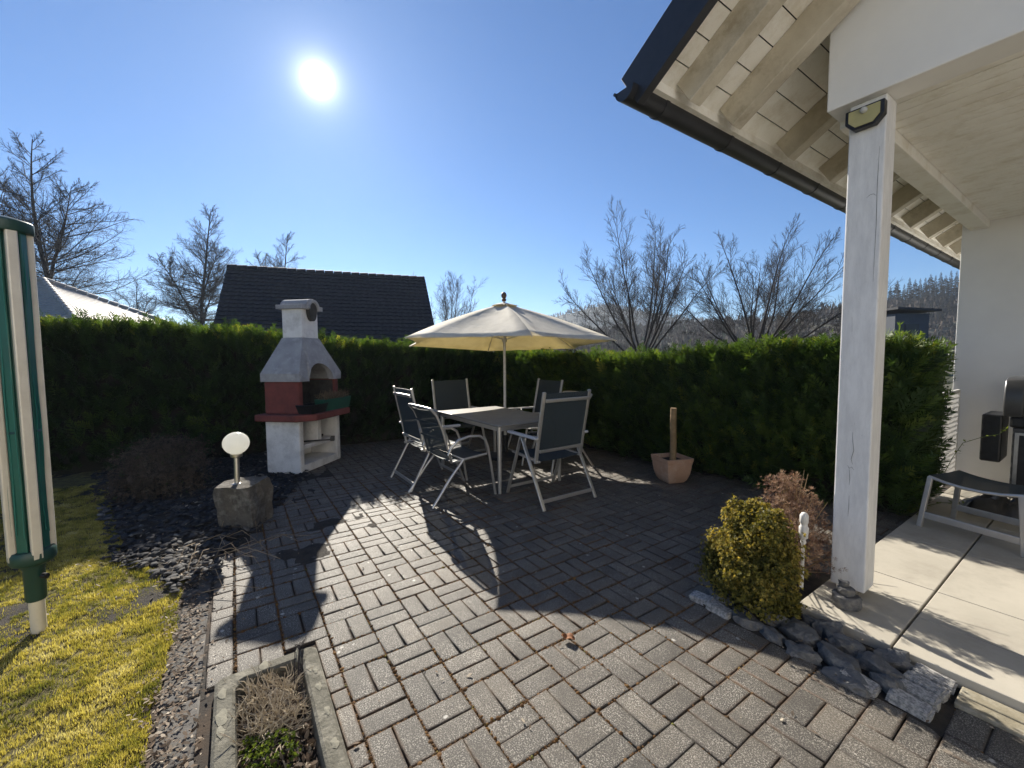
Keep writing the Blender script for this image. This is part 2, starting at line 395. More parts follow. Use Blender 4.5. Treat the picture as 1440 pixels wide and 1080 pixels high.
TX0, TX1, TY0, TY1 = -2.14, -1.12, -.125, .275        # stone trough let into the paving
b_ = MB(); q_ = [(-7.6, TX0+.03, -.34, 6.7), (TX1-.03, 3.4, -.34, 6.7), (TX0+.03, TX1-.03, TY1-.03, 6.7), (TX0+.03, TX1-.03, -.34, TY0+.03)]
for x0, x1, y0, y1 in q_: b_.add([(x0, y0, -.014), (x1, y0, -.014), (x1, y1, -.014), (x0, y1, -.014)], [(0, 1, 2, 3)])
b_.build('paving_bed', M['joint'])['kind'] = 'structure'
def bed_line(x):                                       # lawn's edge towards the bed
    q = .035*mnoise.noise((x*3.1, 2, 2)) + .02*mnoise.noise((x*11, 5, 2))
    return q - .36 if x > -3.3 else q + -.36 - .22*(-3.3 - x) - .25*min(1, max(0, (-3.3 - x)*1.5))
def paved(x, y):
    if x > -.96 and y > 2.49: return False
    if -1.33 < x < -.33 and 2.13 < y < 2.5: return False
    if -1.36 < x < -.94 and 2.13 < y < 3.08: return False
    if -.34 < x < .6 and 2.33 < y < 2.5: return False
    if x < -3.55 and y < -.05 + .36*(-3.55 - x): return False
    if TX0 - .02 < x < TX1 + .02 and y < TY1 + .02: return False
    return True
# pavers: pairs of 20 x 10 cm blocks, each pair turned against its neighbours
PV, PF, PT, PE = [], [], [], []
def paver(x0, x1, y0, y1, tint, top=0.0, gap=None):
    mx, my = (x0+x1)/2, (y0+y1)/2
    if gap is None: gap = .0016 + .0024*min(1, max(0, -mx*.5 - .2))*min(1, max(0, 1.6 - my*.4))
    g = gap + rnd.uniform(-.0006, .0012); c = .003; w_ = .011
    tz = [top + rnd.uniform(-.0018, .0018) for _ in range(4)]
    if rnd.random() < .06: tz = [z - rnd.uniform(.002, .005) for z in tz]
    j = lambda: rnd.uniform(-.0016, .0016)
    xa, xb, ya, yb = x0+g+j(), x1-g+j(), y0+g+j(), y1-g+j()
    cs = [(xa, ya), (xb, ya), (xb, yb), (xa, yb)]; cs = [(x+j(), y+j()) for x, y in cs]; ins = [(1, 1), (-1, 1), (-1, -1), (1, -1)]
    b = len(PV)
    for (x, y) in cs: PV.append((x, y, -.03))
    for (x, y), z in zip(cs, tz): PV.append((x, y, z - c))
    for (x, y), (dx, dy), z in zip(cs, ins, tz): PV.append((x+dx*c, y+dy*c, z - .0006))
    for (x, y), (dx, dy), z in zip(cs, ins, tz): PV.append((x+dx*w_, y+dy*w_, z))
    for k in range(4):
        q = (k+1) % 4
        for r_ in (0, 4, 8): PF.append((b+r_+k, b+r_+q, b+r_+4+q, b+r_+4+k))
    PF.append((b+12, b+13, b+14, b+15)); PT.extend([tint]*16); PE.extend([1]*8 + [.8]*4 + [0]*4)
def paver_object(name, mat):
    me = arrays_mesh(name, PV, PF, PT); a_ = me.attributes.new('edge', 'FLOAT', 'POINT'); a_.data.foreach_set('value', np.array(PE, np.float32))
    o = link(name, me, mat); o['kind'] = 'structure'
    for q in (PV, PF, PT, PE): q.clear()
for i in range(-2, 28):
    for j in range(-26, 26):
        x0, y0 = -2.315 + .2*j, .348 + .2*i
        if y0 < -.06 or y0 > 5.3 or x0 < -7.5 or x0 > 2.6: continue
        for k in (0, 1):
            if (i + j) % 2 == 0: q = [x0, x0+.2, y0+.1*k, y0+.1*k+.1]
            else: q = [x0+.1*k, x0+.1*k+.1, y0, y0+.2]
            if q[1] > TX0 - .004 and q[0] < TX1 + .004 and q[2] < TY1 + .004:      # cut to fit round the trough
                if q[3] > TY1 + .02: q[2] = max(q[2], TY1 + .004)
                elif q[0] < TX0 - .025: q[1] = min(q[1], TX0 - .004)
                elif q[1] > TX1 + .025: q[0] = max(q[0], TX1 + .004)
                else: continue
            elif not paved((q[0]+q[1])/2, (q[2]+q[3])/2): continue
            paver(*q, min(1, max(0, rnd.gauss(.5, .27))))
x = -3.9
while x < 2.6:                                           # border course along the lawn
    l = rnd.choice((.2, .2, .1)); e = x + l
    if x < TX0 - .03 < e: e = min(e, TX0 - .004)
    if paved((x + e)/2, -.06): paver(x, e, -.165, -.056, rnd.uniform(.35, 1))
    x += l
paver_object('paving', M['paver'])
x = -3.4
while x < 2.6:
    l = rnd.uniform(.18, .34); paver(x, x+l, -.315 + rnd.uniform(-.012, .012), -.172, 0, -.006 + rnd.uniform(-.006, .003), .005); x += l
paver_object('edging', M['edging'])

# terrace of pale slabs
mb = MB()
def slab(x0, x1, y0, y1): mb.box(x0+.0025, x1-.0025, y0+.0025, y1-.0025, -.05, .05 + rnd.uniform(-.0008, .0008))
ys = [2.5, 3.3, 4.1, 4.9, 5.7, 6.58]
for a, b in zip(ys[:-1], ys[1:]): slab(-.95, -.552, a, b)
for k, x in enumerate(np.arange(-.548, 3.3, .8)):
    for a, b in zip([2.5, 2.9] + ys[1:-1], [2.9] + ys[1:]): slab(x, x+.796, a, b)
o = mb.build('terrace', M['terrace'], bevel=.004); o['kind'] = 'structure'
sheet('terrace_bed', -.94, 3.3, 2.51, 6.58, .012, M['joint'])

# lawn: rough turf sheet with short mossy blades on it
n = 90
xs, ys = np.linspace(-8.5, 3.5, n), np.linspace(0, 1, 60)
V, F = [], []
for yy in ys:
    for xx in xs:
        e = bed_line(xx) + .04; y = e - yy**1.4*7.0
        V.append((xx, y, -.004 + .016*mnoise.noise((xx*3, y*3, 5)) + .012*mnoise.noise((xx*9, y*9, 2)) - (.012 if yy == 0 else 0)))
for j in range(59):
    for i in range(n-1): F.append((j*n+i, (j+1)*n+i, (j+1)*n+i+1, j*n+i+1))
lawn_me = arrays_mesh('lawn', V, F, smooth=True)
o = link('lawn', lawn_me, M['lawn']); o['kind'] = 'structure'
def tuft(nb, h, wd, spread):
    v, f = [], []
    for k in range(nb):
        a = rnd.uniform(0, 6.28); lean = rnd.uniform(.1, .9); r = rnd.uniform(0, spread)
        bx, by = r*math.cos(a*3), r*math.sin(a*3); hh = h*rnd.uniform(.5, 1.1)
        sx, sy = -math.sin(a)*wd/2, math.cos(a)*wd/2
        v += [(bx+sx, by+sy, -.004), (bx-sx, by-sy, -.004), (bx+math.cos(a)*lean*hh, by+math.sin(a)*lean*hh, hh)]
        f.append((3*k, 3*k+1, 3*k+2))
    return v, f
N = 60000
gx = rng.uniform(-6.6, -.6, N); gd = rng.uniform(0, 1, N)**1.35*3.6
gy = np.array([bed_line(x) for x in gx]) + .03 - gd
gt = np.array([.5 + .5*mnoise.noise((x*2.6, y*2.6, 9)) + .5*mnoise.noise((x*9, y*9, 4)) + .3*mnoise.noise((x*28, y*28, 7)) for x, y in zip(gx, gy)]) + rng.normal(0, .12, N)
keep = (gt > .16 + rng.uniform(-.15, .15, N))
gx, gy, gt = gx[keep], gy[keep], np.clip(gt[keep], 0, 1)
gz = np.array([.016*mnoise.noise((x*3, y*3, 5)) + .012*mnoise.noise((x*9, y*9, 2)) for x, y in zip(gx, gy)])
sc = rng.uniform(.6, 1.25, len(gx))*np.where(rng.random(len(gx)) < .03, 1.9, 1); an = rng.uniform(0, 6.28, len(gx))
mats = np.zeros((len(gx), 3, 3)); mats[:, 0, 0] = mats[:, 1, 1] = np.cos(an)*sc; mats[:, 0, 1] = -np.sin(an)*sc; mats[:, 1, 0] = np.sin(an)*sc; mats[:, 2, 2] = sc
bv, bf = tuft(10, .0125, .0040, .02)
o = link('mossy_grass', scatter_mesh('mossy_grass', bv, bf, mats, np.stack([gx, gy, gz], 1), gt), M['grass'])
tag(o, 'yellow green mossy lawn grass left of the paving', 'grass', kind='stuff')

# moss lumps in the joints of the left half of the paving
def blob(seg=6, rings=3):
    v, f = [], []
    for i in range(rings+1):
        a = math.pi/2*i/rings
        for k in range(seg):
            v.append((math.cos(2*math.pi*k/seg)*math.cos(a), math.sin(2*math.pi*k/seg)*math.cos(a), math.sin(a)))
    for i in range(rings):
        for k in range(seg): f.append((i*seg+k, i*seg+(k+1) % seg, (i+1)*seg+(k+1) % seg, (i+1)*seg+k))
    return v, f
L = []
for q in range(42000):
    x, y = rnd.uniform(-5.0, .3), rnd.uniform(-.05, 2.6)
    dens = .5 + .6*mnoise.noise((x*1.1, y*1.1, 7)) - .22*max(0, x + 1.3) - .28*max(0, y - 1.2)
    if rnd.random() > dens: continue
    if rnd.random() < .5: x = -2.315 + .2*round((x + 2.315)/.2) + rnd.gauss(0, .0035)
    else: y = .148 + .2*round((y - .148)/.2) + rnd.gauss(0, .0035)
    if paved(x, y) : L.append((x, y, -.007, rnd.uniform(.0025, .0065)*(1.5 if rnd.random() < .12 else 1)))
L = np.array(L); mats = np.zeros((len(L), 3, 3)); s = L[:, 3]
mats[:, 0, 0] = s*rng.uniform(.8, 1.5, len(L)); mats[:, 1, 1] = s*rng.uniform(.8, 1.5, len(L)); mats[:, 2, 2] = s*rng.uniform(.7, 1.5, len(L))
bv, bf = blob()
o = link('joint_moss', scatter_mesh('joint_moss', bv, bf, mats, L[:, :3], np.clip(rng.normal(.42, .22, len(L)), 0, 1)), M['moss'])
tag(o, 'rusty brown moss growing in the joints of the paving', 'moss', kind='stuff')

# slate chips in the bed, dead leaves on bed, edging and paving
def flake(n=6, th=.3):
    v, f = [], []
    r = [rnd.uniform(.6, 1) for _ in range(n)]
    for z, k in ((0, 1), (th, .92)):
        for i in range(n): v.append((math.cos(6.283*i/n)*r[i]*k, math.sin(6.283*i/n)*r[i]*.7*k, z))
    for i in range(n): f.append((i, (i+1) % n, n+(i+1) % n, n+i))
    for z in (0, n):
        f += [(z, z+1, z+2, z+3), (z+3, z+4, z+5, z)]
    return v, f
def random_flats(L, tilt, smin, smax):
    K = len(L); s = rng.uniform(smin, smax, K)
    d = np.stack([rng.normal(0, tilt, K), rng.normal(0, tilt, K), np.ones(K)], 1)
    return frames(d, rng.uniform(0, 6.28, K))*s[:, None, None]
L = []
while len(L) < 4200:
    x = rnd.uniform(-7.2, -3.15); y = rnd.uniform(-1.9, .7)
    if y < bed_line(x) - .05 or y > -.12 + .42*max(0, -3.5 - x): continue
    L.append((x, y, rnd.uniform(.0, .03)))
L = np.array(L); bv, bf = flake(6, .16)
o = link('slate_chips', scatter_mesh('slate_chips', bv, bf, random_flats(L, .3, .012, .05), L, np.clip(rng.normal(.45, .25, len(L)), 0, 1)), M['slate'])
tag(o, 'dark slate chips covering the bed round the stone block', 'slate chips', kind='stuff')
L = []
for q in range(2200): L.append((rnd.uniform(-3.7, -.9), rnd.gauss(-.27, .06), .004))
for q in range(900): L.append((rnd.uniform(-6.5, -3.2), rnd.uniform(-1.0, .5), .03))
for q in range(90): L.append((rnd.uniform(-1.3, -.3), rnd.uniform(2.1, 2.5), rnd.uniform(.0, .03)))
for q in range(140): L.append((rnd.uniform(-4.2, .4), rnd.uniform(-.1, 3.2), .006))
for q in range(120): L.append((rnd.uniform(-6.9, -4.4), rnd.uniform(.9, 4.2), .006))
for q in range(110): L.append((rnd.uniform(-5, -1), rnd.uniform(-3, -.4), .02))
for q in range(60): L.append((rnd.uniform(-2.8, -.6), rnd.uniform(3.0, 4.6), .006))
L = np.array(L)
lv = [(-1, 0, 0), (-.2, -.45, .12), (.6, -.3, .05), (1, 0, .2), (.5, .35, .1), (-.3, .42, .2)]; lf = [(0, 1, 4, 5), (1, 2, 3, 4)]
o = link('leaf_litter', scatter_mesh('leaf_litter', lv, lf, random_flats(L, .3, .004, .015), L, np.clip(rng.normal(.5, .25, len(L)), 0, 1)), M['leaf_litter'])
tag(o, 'small dead leaves scattered over the bed, edging and paving', 'leaf litter', kind='stuff')

# hills
def hill(name, mat, ridge, dist, d0, d1, nd_=40, az=(-75, 75), rough=2.0, back=.55):
    na = 170; V, F = [], []
    for a in np.linspace(*az, na):
        u = 720 + 581*math.tan(R(a)) if abs(a) < 80 else 0
        r = np.interp(u, [p for p, q in ridge], [q for p, q in ridge]) * 1.0
        for d in np.linspace(0, 1, nd_):
            D = d0 + (d1 - d0)*d
            k = min(1, (D - d0)/(dist - d0)); s = k*k*(3 - 2*k)
            if D > dist: s = 1 - back*((D - dist)/(d1 - dist))**1.5
            hz = (CAM_H + r/581*dist)*s + (rough*mnoise.noise((D*.02, a*.12, 1)) + rough*.5*mnoise.noise((D*.06, a*.4, 5)))*s
            V.append(cam_to_world(D*math.tan(R(a)), D, hz - .4))
    for i in range(na-1):
        for j in range(nd_-1): F.append((i*nd_+j, (i+1)*nd_+j, (i+1)*nd_+j+1, i*nd_+j+1))
    o = link(name, arrays_mesh(name, V, F, smooth=True), mat); o['kind'] = 'structure'
    return np.array(V)
HV1 = hill('near_hill', M['hill'], [(300, 2), (700, 10), (860, 30), (950, 36), (1050, 42), (1130, 46), (1180, 60), (1260, 66), (1330, 70), (1440, 78), (2200, 100)], 190, 95, 330)
HV2 = hill('far_hill', M['far_hill'], [(-600, 10), (300, 10), (640, 26), (720, 42), (780, 56), (820, 64), (855, 69), (900, 62), (960, 48), (1060, 42), (1300, 50), (2200, 50)], 560, 330, 800, rough=5)
# bare woodland on the hills: one mass of small tufts
def woods(name, HV, cnt, h0, h1, label, mat, seed):
    g = np.random.default_rng(seed)
    c = HV[g.integers(0, len(HV), cnt)] + np.stack([g.normal(0, 4, cnt), g.normal(0, 4, cnt), np.zeros(cnt)], 1)
    v, f = [], []
    for k in range(16):
        a = g.uniform(0, 6.28); t = g.uniform(.25, 1); wd = g.uniform(.10, .2)*(1.25 - t*.6); r = .38*math.sin(t*2.9)*g.uniform(.2, 1)
        x, y = r*math.cos(a), r*math.sin(a); b = g.uniform(0, 3.14)
        v += [(x - wd*math.cos(b), y - wd*math.sin(b), t-.18), (x + wd*math.cos(b), y + wd*math.sin(b), t-.14), (x*1.3, y*1.3, t+.16)]
        f.append((3*k, 3*k+1, 3*k+2))
    s = g.uniform(h0, h1, cnt); an = g.uniform(0, 6.28, cnt)
    m = np.zeros((cnt, 3, 3)); m[:, 0, 0] = m[:, 1, 1] = np.cos(an)*s*.8; m[:, 0, 1] = -np.sin(an)*s*.8; m[:, 1, 0] = np.sin(an)*s*.8; m[:, 2, 2] = s
    o = link(name, scatter_mesh(name, v, f, m, c, np.clip(g.normal(.5, .25, cnt), 0, 1)), mat)
    tag(o, label, 'woodland', kind='stuff')
woods('near_woodland', HV1, 14000, 2.2, 4.6, 'brown bare woodland covering the nearer hill beyond the hedge', M['woods'], 3)
woods('far_woodland', HV2, 22000, 3, 5.5, 'dark forest covering the far hill above the parasol', M['woods'], 4)

# ================================================================== HEDGES
def frond():
    v, f = [], []
    v += [(-.012, 0, 0), (.012, 0, 0), (.006, .02, 1), (-.006, .02, 1)]; f.append((0, 1, 2, 3))
    for i in range(11):
        t = .08 + .08*i
        for s in (-1, 1):
            l = (.40*(1 - t)**.8 + .07)*rnd.uniform(.8, 1.15); a = R(rnd.uniform(32, 52)); dy = rnd.uniform(-.08, .08)
            px, pz = s*math.sin(a), math.cos(a); wx, wz = s*math.cos(a)*.026, -math.sin(a)*.026
            b = len(v)
            v += [(0, 0, t), (px*l*.45+wx, dy*.5, t+pz*l*.45+wz), (px*l, dy, t+pz*l), (px*l*.45-wx, dy*.5, t+pz*l*.45-wz)]
            f.append((b, b+1, b+2, b+3))
    return v, f
FR = frond()
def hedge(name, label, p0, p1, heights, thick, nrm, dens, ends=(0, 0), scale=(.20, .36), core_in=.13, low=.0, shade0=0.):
    """a clipped row between p0 and p1 (front foot line), nrm = horizontal way its front face looks"""
    p0, p1, nv = Vector((*p0, 0)), Vector((*p1, 0)), Vector((*nrm, 0)); Lg = (p1 - p0).length; dv = (p1 - p0)/Lg
    hs = lambda s: float(np.interp(s, [a for a, b in heights], [b for a, b in heights]))
    D, P, S, T = [], [], [], []
    def put(s, d, z, out, up, shade, k=1.0):
        q = p0 + dv*s - nv*d; P.append((q.x, q.y, z))
        o = nv*out + Vector((0, 0, up)) + dv*rnd.gauss(0, .38) + nv*rnd.gauss(0, .2) + Vector((0, 0, rnd.gauss(0, .25)))
        D.append(o); S.append(rnd.uniform(*scale)*k)
        T.append(min(1, max(0, shade + rnd.gauss(0, .17) + .25*mnoise.noise((s*1.2, z*1.2, d)))))
    for i in range(int(Lg*1.6*dens)):                       # front face
        s = rnd.uniform(0, Lg); h = hs(s); z = low + (h - .16 - low)*rnd.random()**.85
        bulge = .10*mnoise.noise((s*1.7, z*1.5, 3)) + .06*mnoise.noise((s*5, z*4, 8))
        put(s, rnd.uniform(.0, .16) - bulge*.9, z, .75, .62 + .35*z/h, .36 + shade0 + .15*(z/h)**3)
    for i in range(int(Lg*thick*dens*1.05)):                 # clipped top, its sunlit look painted in with a lighter, yellower tint
        s = rnd.uniform(0, Lg); d = rnd.uniform(.02, thick-.02); h = hs(s) + .05*mnoise.noise((s*2.2, d*2, 6)) + .035*mnoise.noise((s*7, d*5, 2))
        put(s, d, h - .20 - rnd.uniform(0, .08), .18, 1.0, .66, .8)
    for i in range(int(Lg*1.4*dens*.25)):                   # back face, thinner
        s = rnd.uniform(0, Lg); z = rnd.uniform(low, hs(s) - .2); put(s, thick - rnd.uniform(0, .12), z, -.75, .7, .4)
    for e, s0, sg in ((ends[0], 0, -1), (ends[1], Lg, 1)):
        for i in range(int(e*thick*1.4*dens)):
            z = low + (hs(s0) - .2 - low)*rnd.random(); d = rnd.uniform(0, thick)
            q = p0 + dv*(s0 - sg*rnd.uniform(0, .12)) - nv*d; P.append((q.x, q.y, z))
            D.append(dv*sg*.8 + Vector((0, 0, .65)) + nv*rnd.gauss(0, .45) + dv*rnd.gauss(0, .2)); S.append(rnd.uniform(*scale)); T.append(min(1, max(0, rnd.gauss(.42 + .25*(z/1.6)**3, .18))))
    D = np.array([tuple(d) for d in D]); P = np.array(P); S = np.array(S)
    m = frames(D, rng.normal(0, .9, len(D)))*S[:, None, None]
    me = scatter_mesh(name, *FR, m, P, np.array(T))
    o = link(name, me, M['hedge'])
    tag(o, label, 'hedge')
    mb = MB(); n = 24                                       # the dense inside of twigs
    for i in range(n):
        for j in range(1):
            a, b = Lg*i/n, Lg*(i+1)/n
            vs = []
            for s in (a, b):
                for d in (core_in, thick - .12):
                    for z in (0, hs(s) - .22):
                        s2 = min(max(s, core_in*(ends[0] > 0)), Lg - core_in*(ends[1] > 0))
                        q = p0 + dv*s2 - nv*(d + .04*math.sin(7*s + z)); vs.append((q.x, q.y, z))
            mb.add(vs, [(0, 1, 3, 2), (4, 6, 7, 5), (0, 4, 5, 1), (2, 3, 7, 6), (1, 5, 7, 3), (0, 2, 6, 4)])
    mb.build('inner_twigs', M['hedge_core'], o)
    return o
# the left run along X = -7.35 and the right run along Y = 4.72
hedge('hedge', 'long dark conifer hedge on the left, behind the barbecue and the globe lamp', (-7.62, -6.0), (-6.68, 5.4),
      [(0, 2.06), (4.1, 2.0), (5.7, 1.95), (7.7, 1.76), (10.7, 1.64), (11.4, 1.64)], .9, (.9966, -.0823), 360, scale=(.16, .32), shade0=-.13)  # negative shade0: darker plants, with the run's own shadow painted into the tint
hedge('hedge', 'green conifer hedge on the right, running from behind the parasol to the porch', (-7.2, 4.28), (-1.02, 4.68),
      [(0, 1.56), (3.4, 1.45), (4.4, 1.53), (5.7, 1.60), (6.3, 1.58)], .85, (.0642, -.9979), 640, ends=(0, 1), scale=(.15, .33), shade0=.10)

# ================================================================== BARBECUE
bq = empty('masonry_barbecue', (-6.05, .755, 0), math.atan2(.69, -.72), 'white masonry barbecue with a red slab, grey hood and short chimney', 'barbecue')
# local: x along the front (0.96 wide), y towards the back -> front faces -y
W2, DP = .425, .47
def U(mb, poly, y0, y1): mb.prism(poly, y0, y1)
b = MB(); yf, yb = -DP/2, DP/2
b.box(-W2, -W2+.085, yf, yb, .0, .66); b.box(W2-.085, W2, yf, yb, .0, .66)
b.box(-W2+.086, W2-.086, yb-.07, yb-.002, .0, .658)
b.build('base_wall', M['bbq_white'], bq, bevel=.018)
b = MB(); b.box(-W2+.087, W2-.087, yf+.004, yb-.072, 0, .10); b.build('plinth', M['bbq_white'], bq, bevel=.012)
b = MB(); b.box(-W2+.087, W2-.087, yf+.03, yb-.072, .285, .345); b.build('shelf', M['bbq_white'], bq, bevel=.008)
b = MB(); b.box(-.06, .02, yf+.012, yb-.072, .347, .659); b.build('divider', M['bbq_white'], bq, bevel=.008)
sl_poly = [(-W2-.10, yf-.03), (-W2+.06, yf-.20), (W2-.06, yf-.20), (W2+.10, yf-.03), (W2+.10, yb+.06), (-W2-.10, yb+.06)]
b = MB(); b.prism(sl_poly, .662, .745, fn=lambda a, c, z: (a, c, z)); b.build('slab', M['bbq_red'], bq, bevel=.015)
b = MB(); WB = .41
b.box(-WB, -WB+.08, yf+.0, yb, .747, 1.14); b.box(WB-.08, WB, yf+.0, yb, .747, 1.14); b.box(-WB+.081, WB-.081, yb-.08, yb-.002, .747, 1.139)
b.build('firebox', M['bbq_red'], bq, bevel=.012)
b = MB(); b.box(-WB+.082, WB-.082, yb-.1, yb-.083, .75, 1.13); b.box(-WB+.082, -WB+.09, yf+.03, yb-.1, .75, 1.13); b.box(WB-.09, WB-.082, yf+.03, yb-.1, .75, 1.13)
b.build('soot_lining', M['soot'], bq)
# hood: a band with an arch cut in its front, then four sloping sides up to the chimney
HO, hz0, hz1, hz2 = .432, 1.142, 1.24, 1.69
hf, hb = yf-.035, yb+.03; cw, cf, cb_ = .165, -.135, .155
b = MB(); arch = []
n = 14; aw = .25; ah = .22
for i in range(n+1):
    t = math.pi*i/n; arch.append((-aw*math.cos(t), ah*math.sin(t)))
def fy(z): return hf if z <= hz1 else hf + (cf - hf)*(z - hz1)/(hz2 - hz1)
vs, fs = [], []
outer = [(-HO, hz0), (-HO, hz1)]
# front skin as strips between the arch and the outline above it
for off in (0, .07):
    base = len(vs)
    for (x, z) in arch: vs.append((x, fy(hz0+z)+off, hz0 + z))
    for i, (x, z) in enumerate(arch):
        tx = cw*(2*i/n - 1) ; vs.append((tx, cf+off, hz2))
    vs += [(-HO+off*.5, hf+off, hz0), (-HO+off*.5, hf+off, hz1), (HO-off*.5, hf+off, hz0), (HO-off*.5, hf+off, hz1)]
    q = base + 2*(n+1)
    for i in range(n): fs.append((base+i, base+i+1, base+n+1+i+1, base+n+1+i))
    fs += [(q, base, q+1), (q+1, base, base+n+1), (q+2, q+3, base+n), (q+3, base+2*n+1, base+n)]
k2 = 2*(n+1)+4
for i in range(n): fs.append((i, i+1, k2+i+1, k2+i))                 # the arch's soffit
vs2 = len(vs)
for s in (-1, 1):                                                    # sides
    q = len(vs); vs += [(s*HO, hf, hz0), (s*HO, hf, hz1), (s*cw, cf, hz2), (s*cw, cb_, hz2), (s*HO, hb, hz1), (s*HO, hb, hz0)]
    fs += [(q, q+1, q+4, q+5), (q+1, q+2, q+3, q+4)]
q = len(vs); vs += [(-HO, hb, hz0), (HO, hb, hz0), (HO, hb, hz1), (-HO, hb, hz1), (cw, cb_, hz2), (-cw, cb_, hz2), (cw, cf, hz2), (-cw, cf, hz2)]
fs += [(q, q+1, q+2, q+3), (q+3, q+2, q+4, q+5), (q+5, q+4, q+6, q+7)]
b.add(vs, fs)
for s in (-1, 1): b.box(min(s*HO, s*(HO-.07))+.001, max(s*HO, s*(HO-.07))-.001, hf+.072, hb-.002, hz0+.002, hz0+.06)
b.build('hood', M['bbq_grey'], bq)
b = MB(); b.box(-cw+.004, cw-.004, cf+.004, cb_-.004, hz2-.004, 2.075); b.build('chimney', M['bbq_white'], bq, bevel=.012)
# cap: slab with a humped middle and a round opening at the front
cp = [(-.205, 2.05), (.205, 2.05), (.205, 2.105), (.125, 2.11)]
for i in range(13):
    t = math.pi*i/12; cp.append((.12*math.cos(t), 2.11 + .08*math.sin(t)))
cp += [(-.125, 2.11), (-.205, 2.105)]
b = MB(); b.prism(cp, cf-.045, cb_+.045); cap = b.build('chimney_cap', M['bbq_grey'], bq, bevel=.008)
b = MB()
hole = [(.075*math.cos(6.283*i/20), 2.045 + (.095 if math.sin(6.283*i/20) > 0 else .14)*math.sin(6.283*i/20)) for i in range(20)]
b.prism(hole, cf-.05, cf+.01); b.build('flue_opening', M['soot'], cap)
b = MB()
for i in range(11):
    t0, t1 = math.pi*i/11, math.pi*(i+1)/11
    b.bar((.098*math.cos(t0), cf-.052, 2.06+.105*math.sin(t0)), (.098*math.cos(t1), cf-.052, 2.06+.105*math.sin(t1)), .03, .032, (0, 1, 0))
b.build('flue_rim', M['bbq_grey'], cap)
# things standing on the barbecue
def on_bq(x, y, z):
    c, s = math.cos(bq.rotation_euler.z), math.sin(bq.rotation_euler.z)
    return (bq.location.x + c*x - s*y, bq.location.y + s*x + c*y, z)
pb = empty('plant_box', on_bq(.14, yf-.10, .748), bq.rotation_euler.z, 'dark green plastic plant box with dry plants on the red barbecue slab', 'plant box')
b = MB(); v = []
for z, k in ((0, .88), (.15, 1.0), (.15, .95), (.02, .84)):
    v += [(-.30*k, -.075*k, z), (.30*k, -.075*k, z), (.30*k, .075*k, z), (-.30*k, .075*k, z)]
f = [(3, 2, 1, 0), (12, 13, 14, 15)]
for r0 in (0, 4, 8):
    for k in range(4): f.append((r0+k, r0+(k+1) % 4, r0+4+(k+1) % 4, r0+4+k))
b.add(v, f); b.build('box', M['green_box'], pb)
b = MB(); b.box(-.27, .27, -.064, .064, .1, .125); b.build('soil', M['soil'], pb)
def stems(cnt, box, h, r, lean, seed, fork=3):
    g = random.Random(seed); mb = MB(); tint = []
    for i in range(cnt):
        x, y = g.uniform(box[0], box[1]), g.uniform(box[2], box[3]); a = g.uniform(0, 6.28); p = Vector((x, y, box[4])); d = Vector((math.cos(a)*lean*g.random(), math.sin(a)*lean*g.random(), 1)).normalized()
        for k in range(fork):
            l = h*g.uniform(.5, 1.1)/(1+.4*k); q = p + d*l*.5 + Vector((g.gauss(0, .12), g.gauss(0, .12), 0))*l; e = q + (d + Vector((g.gauss(0, .35), g.gauss(0, .35), g.gauss(-.1, .2)))).normalized()*l*.5
            n0 = len(mb.v); mb.tube([p, q, e], [r, r*.8, r*.45], 4, False); tint += [g.random()]*(len(mb.v) - n0)
            p = p + (q - p)*g.uniform(.3, .9); d = (d + Vector((g.gauss(0, .5), g.gauss(0, .5), g.gauss(0, .2)))).normalized()
    return mb, tint
def tinted(mb, name, mat, tint, parent=None, **k):
    me = mb.mesh(name); a = me.attributes.new('tint', 'FLOAT', 'POINT'); a.data.foreach_set('value', np.array(tint, np.float32))
    return link(name, me, mat, parent, **k)
mb, t = stems(130, (-.27, .27, -.06, .06, .12), .15, .0022, 1.2, 5); tinted(mb, 'dry_plants', M['dry_stem'], [x*.6 for x in t], pb)
gp = empty('grill_pan', on_bq(-.27, yf-.075, .748), bq.rotation_euler.z, 'black roasting pan beside the plant box on the red slab', 'pan')
b = MB(); v = []
for z, k in ((0, .8), (.11, 1.0), (.11, .93), (.015, .74)):
    v += [(-.17*k, -.11*k, z), (.17*k, -.11*k, z), (.17*k, .11*k, z), (-.17*k, .11*k, z)]
b.add(v, f); b.build('pan', M['black_metal'], gp)
b = MB(); b.tube([(-.15, -.05, .1), (-.21, -.05, .105), (-.21, .05, .105), (-.15, .05, .1)], .007, 6); b.build('handle', M['black_metal'], gp)
at = empty('ash_scraper', on_bq(-.12, yf+.08, .346), bq.rotation_euler.z+.5, 'dark long handled ash scraper lying on the barbecue shelf', 'scraper')
b = MB(); b.bar((0, -.24, .012), (0, .2, .012), .022, .018); b.build('handle', M['black_metal'], at)
b = MB(); b.box(-.06, .06, -.29, -.242, .002, .05); b.build('blade', M['black_metal'], at)
cl = MB()
for i in range(16):
    x, y = rnd.uniform(.1, .32), rnd.uniform(yf+.12, yb-.12); s = rnd.uniform(.02, .045)
    v, ff = flake(6, .8); cl.add([(x + a*s, y + c*s, .347 + d*s) for a, c, d in v], ff)
o = cl.build('charcoal_heap', M['soot'], None); o.location = bq.location; o.rotation_euler = bq.rotation_euler
tag(o, 'heap of black charcoal on the right barbecue shelf', 'charcoal', kind='stuff')

